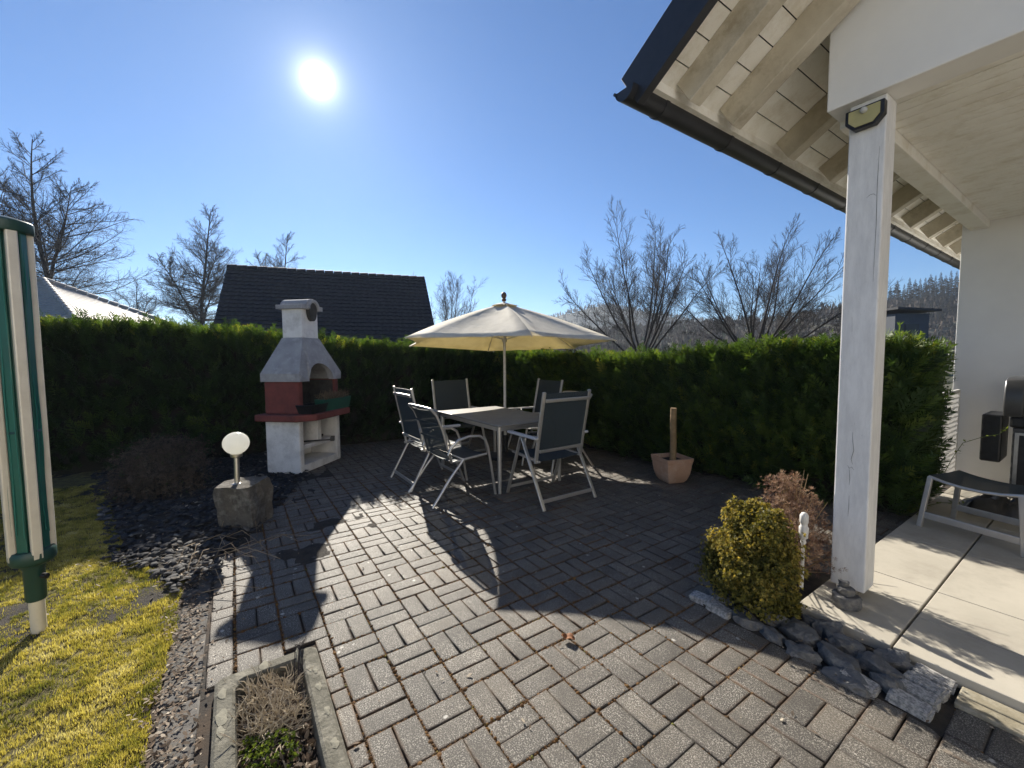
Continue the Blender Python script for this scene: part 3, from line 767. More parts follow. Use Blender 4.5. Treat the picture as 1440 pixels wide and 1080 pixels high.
# ================================================================== GARDEN FURNITURE
tb = empty('garden_table', (-4.285, 2.65, 0), 0, 'grey rectangular garden table between the chairs, in front of the parasol', 'table')
b = MB(); b.box(-.75, .75, -.45, .45, .702, .722); b.build('table_top', M['table_top'], tb, bevel=.006)
b = MB()
b.box(-.72, .72, -.425, -.395, .655, .70); b.box(-.72, .72, .395, .425, .655, .70); b.box(-.725, -.695, -.394, .394, .655, .70); b.box(.695, .725, -.394, .394, .655, .70)
b.build('frame', M['alu'], tb, bevel=.004)
for sx in (-1, 1):
    for sy in (-1, 1):
        b = MB(); b.tube([(sx*.705, sy*.405, 0), (sx*.70, sy*.40, .70)], [.019, .026], 12); b.build('leg', M['alu'], tb, smooth=40)

def sling_sheet(rows, half, th=.006, sag=.012):
    """fabric between two rails through (y, z) points, a little hollow across"""
    v, f = [], []; nx = 6; m = len(rows)
    for side in (0, 1):
        for (y, z, ny, nz) in rows:
            for i in range(nx+1):
                t = 2*i/nx - 1; s = -sag*(1 - t*t) - side*th
                v.append((half*t, y + ny*s, z + nz*s))
    q = m*(nx+1)
    for side in (0, 1):
        for j in range(m-1):
            for i in range(nx):
                a = side*q + j*(nx+1) + i; f.append((a, a+1, a+nx+2, a+nx+1))
    for j in range(m-1):
        for i in (0, nx):
            a = j*(nx+1)+i; f.append((a, a+nx+1, q+a+nx+1, q+a))
    for i in range(nx):
        for j in (0, m-1):
            a = j*(nx+1)+i; f.append((a, a+1, q+a+1, q+a))
    return MB().add(v, f)
def rows_of(pts, face):
    out = []
    for i, (y, z) in enumerate(pts):
        a, c = pts[max(i-1, 0)], pts[min(i+1, len(pts)-1)]
        dy, dz = c[0]-a[0], c[1]-a[1]; l = math.hypot(dy, dz); out.append((y, z, -dz/l*face, dy/l*face))
    return out
def folding_chair(loc, rz, label, group='folding recliner chairs round the table'):
    r = empty('folding_chair', loc, rz, label, 'chair', group)
    hw = .285
    up = [(-.165, .40), (-.20, .60), (-.262, .90), (-.30, 1.09)]
    for s in (-1, 1):
        b = MB()
        for (a, c) in zip(up[:-1], up[1:]): b.bar((s*hw, a[0], a[1]), (s*hw, c[0], c[1]+.002), .024, .036, (1, 0, 0))
        b.build('back_upright', M['alu'], r, bevel=.006)
        b = MB(); b.bar((s*.305, .05, .632), (s*.305, .30, 0), .018, .034, (1, 0, 0)); b.build('front_leg', M['alu'], r, bevel=.005)
        b = MB(); b.bar((s*.328, .0, .632), (s*.328, -.35, 0), .018, .036, (1, 0, 0)); b.build('rear_leg', M['alu'], r, bevel=.005)
        b = MB(); b.bar((s*.318, -.235, .652), (s*.318, .25, .655), .052, .026); b.build('armrest', M['arm_pad'], r, bevel=.011)
        b = MB(); b.bar((s*.268, -.20, .415), (s*.268, .25, .445), .022, .032, (1, 0, 0)); b.build('seat_rail', M['alu'], r, bevel=.005)
    b = MB(); b.bar((-hw+.012, -.308, 1.01), (hw-.012, -.308, 1.01), .02, .034, (0, -.2, 1)); b.build('cross_rail', M['alu'], r, bevel=.006)
    b = MB(); b.bar((-hw+.012, -.208, .52), (hw-.012, -.208, .52), .02, .032, (0, -.2, 1)); b.build('cross_rail', M['alu'], r, bevel=.006)
    b = MB(); b.bar((-.318, -.31, .075), (.318, -.31, .075), .016, .036, (0, 0, 1)); b.build('foot_bar', M['alu'], r, bevel=.004)
    b = MB(); b.bar((-.295, .272, .07), (.295, .272, .07), .016, .03, (0, 0, 1)); b.build('foot_bar', M['alu'], r, bevel=.004)
    sling_sheet(rows_of([(-.187, .515), (-.205, .62), (-.235, .76), (-.268, .92), (-.295, 1.075)], -1), hw-.011, sag=-.012).build('back_sling', M['sling'], r, smooth=50)
    sling_sheet(rows_of([(-.17, .425), (-.06, .425), (.08, .435), (.2, .45), (.262, .445)], 1), .258).build('seat_sling', M['sling'], r, smooth=50)
    return r
def stacking_chair(loc, rz, label):
    r = empty('stacking_chair', loc, rz, label, 'chair', 'stacking chairs with looped arms round the table')
    hw = .27
    back = [(-.15, .40), (-.19, .55), (-.245, .74), (-.30, .87), (-.355, .935)]
    for s in (-1, 1):
        b = MB(); b.tube([(s*hw, .25, .43), (s*hw, .05, .415), (s*hw, -.10, .40)] + [(s*hw, y, z) for y, z in back], .013, 8); b.build('side_rail', M['alu'], r, smooth=60)
        b = MB()
        b.tube([(s*.30, .335, 0), (s*.302, .285, .30), (s*.303, .25, .50), (s*.303, .215, .59), (s*.303, .15, .63), (s*.303, .03, .64), (s*.302, -.09, .615), (s*.298, -.165, .55), (s*.29, -.195, .48)], .0135, 8)
        b.build('front_leg_arm', M['alu'], r, smooth=60)
        b = MB(); b.tube([(s*.285, -.02, .42), (s*.29, -.16, .27), (s*.295, -.37, 0)], .0135, 8); b.build('rear_leg', M['alu'], r, smooth=60)
    b = MB(); b.tube([(-hw, -.355, .935), (-hw*.6, -.372, .945), (hw*.6, -.372, .945), (hw, -.355, .935)], .012, 8); b.build('cross_rail', M['alu'], r, smooth=60)
    b = MB(); b.tube([(-.285, -.02, .41), (.285, -.02, .41)], .01, 8); b.build('cross_rail', M['alu'], r, smooth=60)
    sling_sheet(rows_of([(-.158, .43), (-.19, .55), (-.215, .64), (-.245, .74), (-.30, .87), (-.35, .93)], -1), hw-.008, sag=.02).build('back_sling', M['sling'], r, smooth=50)
    sling_sheet(rows_of([(-.14, .41), (-.02, .412), (.1, .422), (.25, .435)], 1), hw-.01, sag=.02).build('seat_sling', M['sling'], r, smooth=50)
    for z, y in ((.62, -.209), (.78, -.262)):
        b = MB(); b.bar((-hw+.012, y-.022, z), (hw-.012, y-.022, z), .012, .016, (0, 0, 1)); b.build('back_seam', M['sling'], r)
    return r
folding_chair((-4.5, 1.85, 0), 0, 'folding chair seen from behind left, at the corner of the table nearest the barbecue')
folding_chair((-5.46, 2.73, 0), -math.pi/2, 'folding chair facing the viewer at the far end of the table')
folding_chair((-4.74, 3.56, 0), math.pi - .04, 'folding chair on the far side of the table, just right of the parasol pole')
folding_chair((-3.27, 2.64, 0), math.pi/2, 'folding chair in the foreground at the near end of the table, back to the viewer')
stacking_chair((-3.89, 1.86, 0), .03, 'low backed stacking chair in front at the left of the table')
stacking_chair((-4.06, 3.42, 0), math.pi, 'low backed stacking chair mostly hidden behind the foreground folding chair')

# parasol
PX, PY = -4.88, 3.16
ps = empty('parasol', (PX, PY, 0), 0, 'open cream parasol behind the garden table', 'parasol')
b = MB(); b.tube([(0, 0, .06), (0, 0, 2.2)], .019, 14); b.build('pole', M['pole_white'], ps, smooth=40)
b = MB(); b.lathe([(.26, 0), (.26, .05), (.2, .065), (.035, .075), (.035, .32), (.024, .32)], 28); b.build('base', M['black_metal'], ps, smooth=35)
b = MB(); b.lathe([(.012, 2.19), (.03, 2.2), (.034, 2.225), (.02, 2.235), (.036, 2.255), (.04, 2.28), (.03, 2.31), (.01, 2.325)], 16); b.build('finial', M['finial'], ps, smooth=60)
RR = 1.53
def wd(dx, dy):                                         # camera-aligned offsets to world offsets
    q = cam_to_world(dx, dy); return q[0], q[1]
corners = []
for k, z in enumerate((1.645, 1.625, 1.555, 1.535, 1.60, 1.655)):
    a = R(12 + 60*k); dx, dy = wd(RR*math.sin(a), -RR*math.cos(a)); corners.append(Vector((dx, dy, z)))
top = Vector((0, 0, 2.165))
v, f = [], []; nr, ns = 9, 8
for k in range(6):
    A_, B_ = corners[k], corners[(k+1) % 6]; base = len(v)
    for i in range(nr+1):
        for j in range(ns+1):
            t, u = i/nr, j/ns; e = A_.lerp(B_, u); e = e + (Vector((0, 0, e.z)) - e)*.09*4*u*(1-u)
            p = top.lerp(e, t); p.z += .035*math.sin(math.pi*t)*(1 - .25*4*u*(1-u)) - .03*math.sin(math.pi*min(1, t*1.0))*4*u*(1-u)
            p.z += .010*t*mnoise.noise((p.x*5, p.y*5, 3)) + .006*t*mnoise.noise((p.x*14, p.y*14, 8))
            if i == 0: p = top.copy()
            v.append(tuple(p))
    for i in range(nr):
        for j in range(ns): q = base + i*(ns+1) + j; f.append((q, q+1, q+ns+2, q+ns+1))
    q = len(v)                                          # hem turned in
b = MB(); b.add(v, f); me = b.mesh('canopy', 25)
cn = link('canopy', me, M['canvas'], ps)
sm = cn.modifiers.new('cloth', 'SOLIDIFY'); sm.thickness = .003
v, f = [], []
for k in range(6):
    A_, B_ = corners[k], corners[(k+1) % 6]; c0 = .16
    base = len(v)
    for i in range(5):
        t = .02 + .11*i/4
        for j in range(5):
            u = j/4; e = A_.lerp(B_, u); p = top.lerp(e, t); p.z += .02 + .04*math.sin(math.pi*t); v.append(tuple(p))
    for i in range(4):
        for j in range(4): q = base + i*5 + j; f.append((q, q+1, q+6, q+5))
b = MB(); b.add(v, f); vt = link('vent_cap', b.mesh('vent_cap', 30), M['canvas'], ps); sm = vt.modifiers.new('cloth', 'SOLIDIFY'); sm.thickness = .003
for c in corners:
    b = MB(); pts = []
    for i in range(7):
        t = .06 + .93*i/6; p = top.lerp(c, t); p.z += .035*math.sin(math.pi*t) - .018; pts.append(p)
    b.tube(pts, .008, 6); b.build('rib', M['pole_white'], ps, smooth=60)
    m_ = top.lerp(c, .52); m_.z += .012
    b = MB(); b.tube([(0, 0, 1.66), tuple(m_)], .0065, 6); b.build('strut', M['pole_white'], ps, smooth=60)
b = MB(); b.lathe([(.02, 1.63), (.034, 1.635), (.034, 1.685), (.02, 1.69)], 14); b.build('runner', M['pole_white'], ps, smooth=40)

# ================================================================== HOUSE WITH THE PORCH
hs = empty('house', (-1.0, 2.8, 0), 0, 'white rendered house with a timber eave and a covered porch on the right', 'house')
HX, HY = -1.0, 2.8
def hb(mb, name, mat, parent=None, **k):                # builds in world numbers, hangs under the house
    o = mb.build(name, mat, parent or hs, **k)
    if parent is None: o.location = (-HX, -HY, 0)
    return o
TAN = .625; EX, EZ = -1.56, 2.985                       # eave edge: underside of the boards
def rz_(x): return EZ + (x - EX)*TAN
RX = 2.4; RZ = rz_(RX)
b = MB(); b.prism([(-1.0, 2.76), (5.8, 2.76), (5.8, rz_(-1.0)), (RX, RZ-.01), (-1.0, rz_(-1.0)-.01)], 2.80, 2.985); hb(b, 'gable_wall', M['plaster'], bevel=.006)
b = MB(); b.prism([(-1.06, -.05), (5.8, -.05), (5.8, rz_(-1.0)), (RX, RZ-.01), (-1.06, rz_(-1.06)-.01)], 6.59, 11.0); hb(b, 'wall', M['plaster'], bevel=.004)
b = MB(); b.box(3.3, 5.79, 2.99, 6.585, -.05, 2.755); hb(b, 'wall', M['plaster'])
b = MB(); b.box(3.3, 6.5, -5.0, 1.9, -.05, 4.0); hb(b, 'wall', M['plaster'])  # unseen wing added behind the viewer to bounce sunlight onto the porch
b = MB(); b.box(-1.0, -.86, 2.99, 6.585, 2.72, 3.30); hb(b, 'beam', M['cream_wood'], bevel=.006)
b = MB(); y = 2.988
while y < 6.55:
    e = min(y+.112, 6.584); b.box(-.858, 3.29, y+.0045, e-.0045, 2.79, 2.811); y += .112
pc = hb(b, 'porch_ceiling', M['cream_wood'], bevel=.002)
b = MB(); b.box(-.858, 3.29, 2.988, 6.584, 2.82, 2.84); b.build('backing_board', M['rafter'], pc)
# post, standing on a steel foot
b = MB(); b.box(-.91, -.752, 2.85, 3.005, .085, 2.759); po = hb(b, 'post', M['post'], bevel=.007)
b = MB(); b.box(-.87, -.79, 2.89, 2.965, .05, .086); b.build('foot_plate', M['steel'], po)
for pts in ([(-.835, .98), (-.832, .93), (-.826, .88), (-.836, .83), (-.829, .80)], [(-.842, .77), (-.838, .72), (-.84, .68)], [(-.852, .79), (-.842, .775), (-.832, .785), (-.822, .77)], [(-.838, .62), (-.837, .56), (-.839, .5)], [(-.86, 1.62), (-.857, 1.54)], [(-.78, 2.25), (-.79, 2.262), (-.805, 2.262), (-.82, 2.25)], [(-.775, 2.5), (-.777, 2.3), (-.774, 2.1), (-.776, 1.8)]):
    b = MB(); b.tube([(x, 2.8495, z) for x, z in pts], [.0004] + [.0010]*(len(pts)-2) + [.0004], 5); b.build('crack', M['crack'], po)
# roof: soffit boards, rafters, skin, verge, gutter
b = MB(); cs = math.cos(math.atan(TAN)); sn = math.sin(math.atan(TAN))
def slope_box(mb, s0, s1, y0, y1, n0, n1, base=(EX, EZ)):
    """box along the roof slope: s along the slope from the eave, n square to it"""
    f_ = lambda s, n: (base[0] + s*cs - n*sn, base[1] + s*sn + n*cs)
    P = [f_(s0, n0), f_(s1, n0), f_(s1, n1), f_(s0, n1)]
    mb.prism(P, y0, y1)
s = -.03
while s < .74: slope_box(b, s+.003, min(s+.14, .745)-.003, 2.0, 11.2, .0, .02); s += .14
s = .742
while s < 4.6: slope_box(b, s+.003, s+.137, 2.0, 2.797, .0, .02); s += .14
rf = MB(); slope_box(rf, -.05, 4.72, 1.97, 11.25, .022, .10)
rf.prism([(RX+.01, RZ-.02), (RX+.01, RZ+.1), (6.4, rz_(-1.6)+.1), (6.4, rz_(-1.6)-.02)], 1.97, 11.25)
roof = hb(rf, 'roof', M['tile_dark'])
b.build('soffit', M['cream_wood'], roof)
for y in (2.26, 2.71, 3.48, 4.24, 5.0, 5.77, 6.53, 7.3, 8.06, 8.83, 9.6, 10.3):
    b = MB(); slope_box(b, .02, 4.6 if y < 2.75 else .655, y-.05, y+.05, -.165, -.002); hb(b, 'rafter', M['rafter'], bevel=.005)
b = MB(); slope_box(b, -.12, 4.72, 1.945, 1.999, -.10, .125); hb(b, 'verge_board', M['gutter'], bevel=.004)
b = MB(); b.box(-1.60, -1.565, 2.0, 11.2, 2.93, 3.01); hb(b, 'eave_board', M['cream_wood'])
GXc, GZc, GR = -1.665, 2.93, .066
prof = [(GR*math.cos(a), GR*math.sin(a)) for a in np.linspace(math.pi, 2*math.pi, 15)] + [((GR-.004)*math.cos(a), (GR-.004)*math.sin(a)) for a in np.linspace(2*math.pi, math.pi, 15)]
b = MB(); b.prism([(GXc+x, GZc+z) for x, z in prof], 1.90, 11.25)
b.prism([(GXc+GR*math.cos(a)*.99, GZc+GR*math.sin(a)*.99) for a in np.linspace(math.pi, 2*math.pi, 15)], 1.905, 1.912)
b.tube([(GXc-GR-.004, 1.90, GZc), (GXc-GR-.004, 11.25, GZc)], .009, 8)
gu = hb(b, 'gutter', M['gutter'], smooth=35)
for k in range(13):
    y = 2.2 + .72*k; b = MB()
    pr = [((GR+.005)*math.cos(a), (GR+.005)*math.sin(a)) for a in np.linspace(math.pi, 2*math.pi, 12)] + [((GR+.001)*math.cos(a), (GR+.001)*math.sin(a)) for a in np.linspace(2*math.pi, math.pi, 12)]
    b.prism([(GXc+x, GZc+z) for x, z in pr], y, y+.03); b.build('gutter_bracket', M['gutter'], gu)
# solar lamp on the post
lm = empty('solar_wall_lamp', (-.832, 2.848, 2.665), 0, 'black framed solar lamp at the top of the white porch post', 'lamp')
hexo = lambda k: [(-.082*k, .052*k), (.082*k, .052*k), (.082*k, -.016*k), (.046*k, -.056*k), (-.046*k, -.056*k), (-.082*k, -.016*k)]
b = MB(); b.prism(hexo(1), -.045, 0); b.build('frame', M['black_metal'], lm, bevel=.004)
b = MB(); b.prism(hexo(.80), -.050, -.0455); b.build('led_panel', M['lamp_panel'], lm)
b = MB(); b.lathe([(.016, 0), (.016, .012), (.011, .02), (.004, .023)], 14); b.build('sensor', M['lens'], lm, loc=(0, -.049, .026), rot=(R(90), 0, 0), smooth=50)

# ================================================================== THINGS ON THE TERRACE
st = empty('footstool', (-.53, 4.62, .05), math.atan2(-.13, .5), 'low black footstool with an aluminium frame on the pale terrace', 'footstool')
sw, sd = .26, .21
for sx in (-1, 1):
    for sy in (-1, 1):
        b = MB(); b.bar((sx*(sw+.02), sy*(sd+.02), 0), (sx*(sw-.02), sy*(sd-.01), .405), .024, .034); b.build('leg', M['alu'], st, bevel=.005)
for sy in (-1, 1):
    b = MB(); b.bar((-sw, sy*(sd+.012), .10), (sw, sy*(sd+.012), .10), .016, .05); b.build('foot_bar', M['alu'], st, bevel=.004)
    b = MB(); b.tube([(t*(sw-.01), sy*(sd-.01), .405 - .035*(1 - t*t)) for t in (-1, -.6, -.2, .2, .6, 1)], .012, 8); b.build('seat_rail', M['alu'], st, smooth=50)
v, f = [], []
for side in (0, 1):
    for j in range(9):
        for i in range(9):
            t, u = i/4-1, j/4-1; v.append((t*(sw-.012), u*(sd-.012), .418 - .032*(1 - t*t) - .006*(1-u*u) - .008*side))
for side in (0, 1):
    for j in range(8):
        for i in range(8): a = side*81 + j*9 + i; f.append((a, a+1, a+10, a+9))
for i in range(8):
    for a, bq_, st_ in ((i, i+1, 0), (72+i, 73+i, 0), (i*9, i*9+9, 0), (i*9+8, i*9+17, 0)): f.append((a, bq_, 81+bq_, 81+a))
b = MB(); b.add(v, f); b.build('seat_sling', M['sling'], st, smooth=50)

gr = empty('gas_grill', (.02, 6.0, .05), 0, 'dark gas grill with a folded side table against the porch wall', 'gas grill')
b = MB(); b.box(-.56, .56, -.24, .22, .06, .70); b.build('cabinet', M['grill_grey'], gr, bevel=.01)
b = MB(); b.box(-.58, .58, -.27, .24, .702, .80); b.build('control_panel', M['black_metal'], gr, bevel=.02)
lidp = [(.26, .80), (-.27, .80), (-.30, .88), (-.285, 1.04), (-.24, 1.115), (-.17, 1.135), (.2, 1.135), (.26, 1.10)]
b = MB(); b.prism(lidp, -.50, .50, fn=lambda a, c, x: (x, a, c)); lid = b.build('lid', M['black_metal'], gr, smooth=40)
for s in (-1, 1):
    k = [(a*1.03-.003, c if c < .81 else c+.012) for a, c in lidp]
    b = MB(); b.prism(k, s*.50 + .001*s, s*.62, fn=lambda a, c, x: (x, a, c)); b.build('lid_end', M['grill_grey'], lid, smooth=40, bevel=.012)
b = MB(); b.tube([(-.46, -.30, .86), (-.44, -.34, .86), (.44, -.34, .86), (.46, -.30, .86)], .013, 8); b.build('lid_handle', M['grill_silver'], lid, smooth=50)
b = MB(); b.box(-.755, -.625, -.2, .2, .36, .80); b.build('side_table', M['black_metal'], gr, bevel=.015, loc=(0, 0, 0))
b = MB(); b.box(.63, 1.02, -.2, .2, .78, .82); b.build('side_table', M['black_metal'], gr, bevel=.01)
for s in (-1, 1):
    b = MB(); b.box(min(s*.02, s*.53), max(s*.02, s*.53), -.262, -.243, .10, .66); dr = b.build('door', M['black_metal'], gr, bevel=.004)
    b = MB(); b.box(s*.53-.012, s*.53+.012, -.275, -.2625, .10, .66); b.build('door_trim', M['grill_silver'], dr)
    b = MB(); b.box(s*.275-.245, s*.275+.245, -.270, -.2625, .64, .662); b.build('door_trim', M['grill_silver'], dr)
for x in (-.42, -.2, .02, .24):
    b = MB(); b.lathe([(.028, 0), (.026, .02), (.016, .026), (.014, .034)], 16); b.build('knob', M['grill_silver'], gr, loc=(x, -.271, .75), rot=(R(90), 0, 0), smooth=40)
for sx in (-.5, .5):
    for sy in (-.18, .18):
        b = MB(); b.lathe([(.012, -.018), (.03, -.016), (.03, .016), (.012, .018)], 16); b.build('wheel', M['black_metal'], gr, loc=(sx, sy, .03), rot=(0, R(90), 0), smooth=40)
b = MB(); b.box(-.40, -.12, -.3, -.285, .90, .965); bd = b.build('badge_plate', M['black_metal'], lid)
fc = bpy.data.curves.new('badge', 'FONT'); fc.body = 'WEBER'; fc.size = .075; fc.extrude = .0015; fc.align_x = 'LEFT'; fc.space_character = .95
fo = bpy.data.objects.new('badge', fc); COL.objects.link(fo)
bpy.context.view_layer.update()
tm = bpy.data.meshes.new_from_object(fo.evaluated_get(bpy.context.evaluated_depsgraph_get())); bpy.data.objects.remove(fo)
link('badge_lettering', tm, M['badge'], lid, (-.555+.16, -.303, .905), (R(90), 0, 0))
# creased cover lying in front of the grill
v, f = [], []
for j in range(13):
    for i in range(17):
        t, u = i/8-1, j/6-1; k = max(0, 1 - t*t)*max(0, 1 - u*u)
        v.append((t*.24, u*.17, .02 + .16*k**.5*(.7 + .6*mnoise.noise((t*3, u*3, 2))) + (.012*mnoise.noise((t*9, u*9, 1)) if k > 0 else 0)))
for j in range(12):
    for i in range(16): a = j*17+i; f.append((a, a+1, a+18, a+17))
b = MB(); b.add(v, f); b.box(-.16, .16, -.1, .1, -.0, .015)
o = link('crumpled_cover', b.mesh('crumpled_cover', 50), M['fabric_black'], None, (-.52, 5.35, .052), (0, 0, .3))
tag(o, 'crumpled glossy black cover lying under and behind the footstool', 'cover')
tr = empty('lattice_panel', (-1.0, 5.75, .05), 0, 'white perforated lattice panel between the hedge end and the porch wall', 'lattice')
b = MB()
b.box(-.012, .012, 0, .03, 0, .98); b.box(-.012, .012, .74, .77, 0, .98); b.box(-.012, .012, .031, .739, .955, .98); b.box(-.012, .012, .031, .739, 0, .02)
b.build('frame', M['white_plastic'], tr)
b = MB()
cell = .062
for i in range(-14, 13):
    for sgn in (-1, 1):
        y0, z0 = (i*cell*1.0, .02); L_ = []
        for t in np.linspace(0, .93, 60):
            y = y0 + t*.62 if sgn > 0 else .77 - (y0 + t*.62)
            if .02 < y < .75: L_.append((y, .02 + t))
        if len(L_) > 2: b.bar((.002*sgn, L_[0][0], L_[0][1]), (.002*sgn, L_[-1][0], L_[-1][1]), .007, .017, (1, 0, 0))
b.build('lattice', M['white_plastic'], tr)
def sprig(name, pts, label, lw=.035, seed=1):
    g = random.Random(seed); b = MB(); tint = []
    b.tube(pts, .0025, 5); tint += [.1]*len(b.v)
    for i in range(26):
        t = g.random()*(len(pts)-1); k = int(t); p = Vector(pts[k]).lerp(Vector(pts[min(k+1, len(pts)-1)]), t-k)
        d = Vector((g.gauss(0, 1), g.gauss(0, 1), g.gauss(.2, .7))).normalized(); sd_ = d.cross(Vector((0, 0, 1))).normalized()*lw*.3
        l = lw*g.uniform(.6, 1.2); n0 = len(b.v); b.add([p, p+d*l*.5+sd_, p+d*l, p+d*l*.5-sd_], [(0, 1, 2, 3)]); tint += [g.uniform(.3, 1)]*4
    me = b.mesh(name); a = me.attributes.new('tint', 'FLOAT', 'POINT'); a.data.foreach_set('value', np.array(tint, np.float32))
    o = link(name, me, M['sedum']); tag(o, label, 'plant')
sprig('trailing_sprig', [(-.93, 5.45, .2), (-.86, 5.5, .45), (-.8, 5.5, .6), (-.7, 5.55, .66), (-.6, 5.6, .70), (-.55, 5.62, .76)], 'thin leafy sprig reaching from the hedge end towards the grill', seed=2)
sprig('small_weed', [(-.94, 4.75, .04), (-.90, 4.85, .12), (-.82, 4.95, .15), (-.7, 5.0, .17)], 'small green weed under the footstool by the hedge foot', seed=3)
cn_ = empty('stone_ornament', (-.785, 2.70, .05), .4, 'small dark stacked stone ornament at the foot of the porch post', 'ornament')

def rock_mesh(name, sx, sy, sz, seed, rough=.35, sub=3, cl=.8, sharp=28):
    import bmesh
    bm = bmesh.new(); bmesh.ops.create_icosphere(bm, subdivisions=sub, radius=1)
    for v_ in bm.verts:
        c = v_.co; k = 1 + rough*mnoise.noise(c*1.3 + Vector((seed*3.1, seed, 0))) + rough*.4*mnoise.noise(c*3.5 + Vector((seed, 2, seed)))
        q = Vector((max(-cl, min(cl, c.x)), max(-cl, min(cl, c.y)), max(-min(cl, .62), min(min(cl, .62), c.z))))*k*(1.2 if cl > .7 else 1.5)
        v_.co = Vector((q.x*sx, q.y*sy, q.z*sz))
    me = bpy.data.meshes.new(name); bm.to_mesh(me); bm.free()
    me.polygons.foreach_set('use_smooth', np.ones(len(me.polygons), bool)); me.set_sharp_from_angle(angle=R(sharp))
    return me
link('stone', rock_mesh('stone', .062, .055, .045, 3, .15), M['rock'], cn_, (0, 0, .036))
link('stone', rock_mesh('stone', .04, .034, .026, 5, .3), M['rock'], cn_, (-.005, .005, .09))
link('stone', rock_mesh('stone', .022, .018, .018, 8, .3), M['rock'], cn_, (-.012, .01, .123))

# ================================================================== ROCKS, SETTS AND BORDER STONES
RK = [(-1.24, 2.27, .10, .06, 'grey rock at the foot of the golden shrub, left end of the rocks'), (-1.06, 2.20, .10, .055, 'flat speckled rock just right of the golden shrub foot'),
      (-.98, 2.33, .09, .06, 'dark rock tucked between golden shrub and terrace corner'), (-.93, 2.19, .075, .05, 'small blunt rock at the paving edge below the terrace corner'),
      (-.86, 2.31, .12, .065, 'large dark layered rock nearest the terrace corner'), (-.80, 2.44, .10, .07, 'upright dark rock against the terrace edge under the ornament'),
      (-.79, 2.17, .085, .05, 'long grey rock lying along the paving edge'), (-.70, 2.38, .10, .07, 'broken dark rock against the terrace edge, middle of the pile'),
      (-.67, 2.24, .11, .06, 'big flat dark rock in the middle of the pile'), (-.61, 2.14, .10, .045, 'reddish flat rock lying on the paving side of the pile'),
      (-.56, 2.33, .10, .06, 'round topped dark rock beside the granite setts'), (-.53, 2.45, .09, .06, 'pale lichened rock against the terrace edge near the setts'),
      (-.50, 2.24, .07, .06, 'pointed brown rock right beside the granite setts'), (-1.12, 2.36, .08, .05, 'half hidden rock under the golden shrub')]
for i, (x, y, r_, h, lab) in enumerate(RK):
    a = rnd.uniform(-.5, .3)
    o = link('rock', rock_mesh('rock', r_*.72, r_*.43, h*.85, i+1, .40, 3, .86, 20), M['rock'], None, (x, y, h*.5 - .02), (rnd.gauss(0, .2), rnd.gauss(0, .2), a))
    tag(o, lab, 'rock', 'rocks along the terrace edge')
ST = [(-.40, 2.455, 'light granite sett nearest the terrace, top of the column of four'), (-.41, 2.37, 'light granite sett second from the terrace in the column of four'), (-.415, 2.285, 'granite sett third from the terrace in the column of four'),
      (-.42, 2.195, 'granite sett nearest the paving in the column of four'), (-.575, 2.17, 'single granite sett left of the column of four'), (-1.30, 2.19, 'granite sett left of the golden shrub at the paving edge'), (-1.19, 2.17, 'granite sett just below the golden shrub at the paving edge')]
for i, (x, y, lab) in enumerate(ST):
    import bmesh
    bm = bmesh.new(); bmesh.ops.create_cube(bm, size=1); bmesh.ops.bevel(bm, geom=bm.edges[:], offset=.07, segments=2, affect='EDGES')
    bmesh.ops.subdivide_edges(bm, edges=bm.edges[:], cuts=1, use_grid_fill=True)
    for v_ in bm.verts: v_.co += Vector((1, 1, 1))*(.05 if abs(v_.co.z) < .45 else .03)*mnoise.noise(v_.co*3 + Vector((i*2, 0, 0)))
    for v_ in bm.verts: v_.co = Vector((v_.co.x*.130, v_.co.y*.073, v_.co.z*.075))
    me = bpy.data.meshes.new('granite_sett'); bm.to_mesh(me); bm.free(); me.polygons.foreach_set('use_smooth', np.ones(len(me.polygons), bool)); me.set_sharp_from_angle(angle=R(35))
    o = link('granite_sett', me, M['granite'], None, (x, y, -.006), (rnd.gauss(0, .08), rnd.gauss(0, .08), rnd.gauss(-.02, .07)))
    tag(o, lab, 'granite sett', 'granite setts at the end of the rocks')
for x0, x1, y0, y1, lab in ((-.322, -.06, 2.345, 2.415, 'tan border stone on the paving side, right of the granite setts'), (-.322, -.06, 2.422, 2.492, 'tan border stone nearest the terrace, right of the granite setts'), (-.054, .22, 2.345, 2.415, 'second tan border stone of the paving side row'), (-.054, .22, 2.422, 2.492, 'second tan border stone of the terrace side row')):
    b = MB(); b.box(x0, x1, y0, y1, -.05, .016 + rnd.uniform(-.003, .003)); o = b.build('border_stone', M['border_stone'], None, bevel=.006); tag(o, lab, 'border stone', 'tan border stones along the terrace')

# ================================================================== SHRUBS, POT, LAMP
def cluster(cnt, lobes, seed, k=.0, inner=.55):
    g = np.random.default_rng(seed); P, D, S = [], [], []
    w_ = np.array([l[3]**2 for l in lobes]); w_ /= w_.sum()
    for i in range(cnt):
        l = lobes[g.choice(len(lobes), p=w_)]; d = g.normal(0, 1, 3); d /= np.linalg.norm(d)
        if d[2] < -.5: d[2] = -d[2]
        r = l[3]*(1 - (g.random()**2)*(1-inner)); r2 = r*(1 + k*(mnoise.noise(tuple((np.array(l[:3]) + d*l[3])*17)) + .5*mnoise.noise(tuple((np.array(l[:3]) + d*l[3])*41))) + (abs(g.normal(0, .11)) if k else 0)); p = np.array(l[:3]) + d*r2*np.array([1, 1, l[4] if len(l) > 4 else 1])
        if p[2] < .01: p[2] = .01 + g.random()*.03
        P.append(p); D.append(d + np.array([0, 0, .55]) + g.normal(0, .3, 3)); S.append(r/l[3])
    return np.array(P), np.array(D), np.array(S)
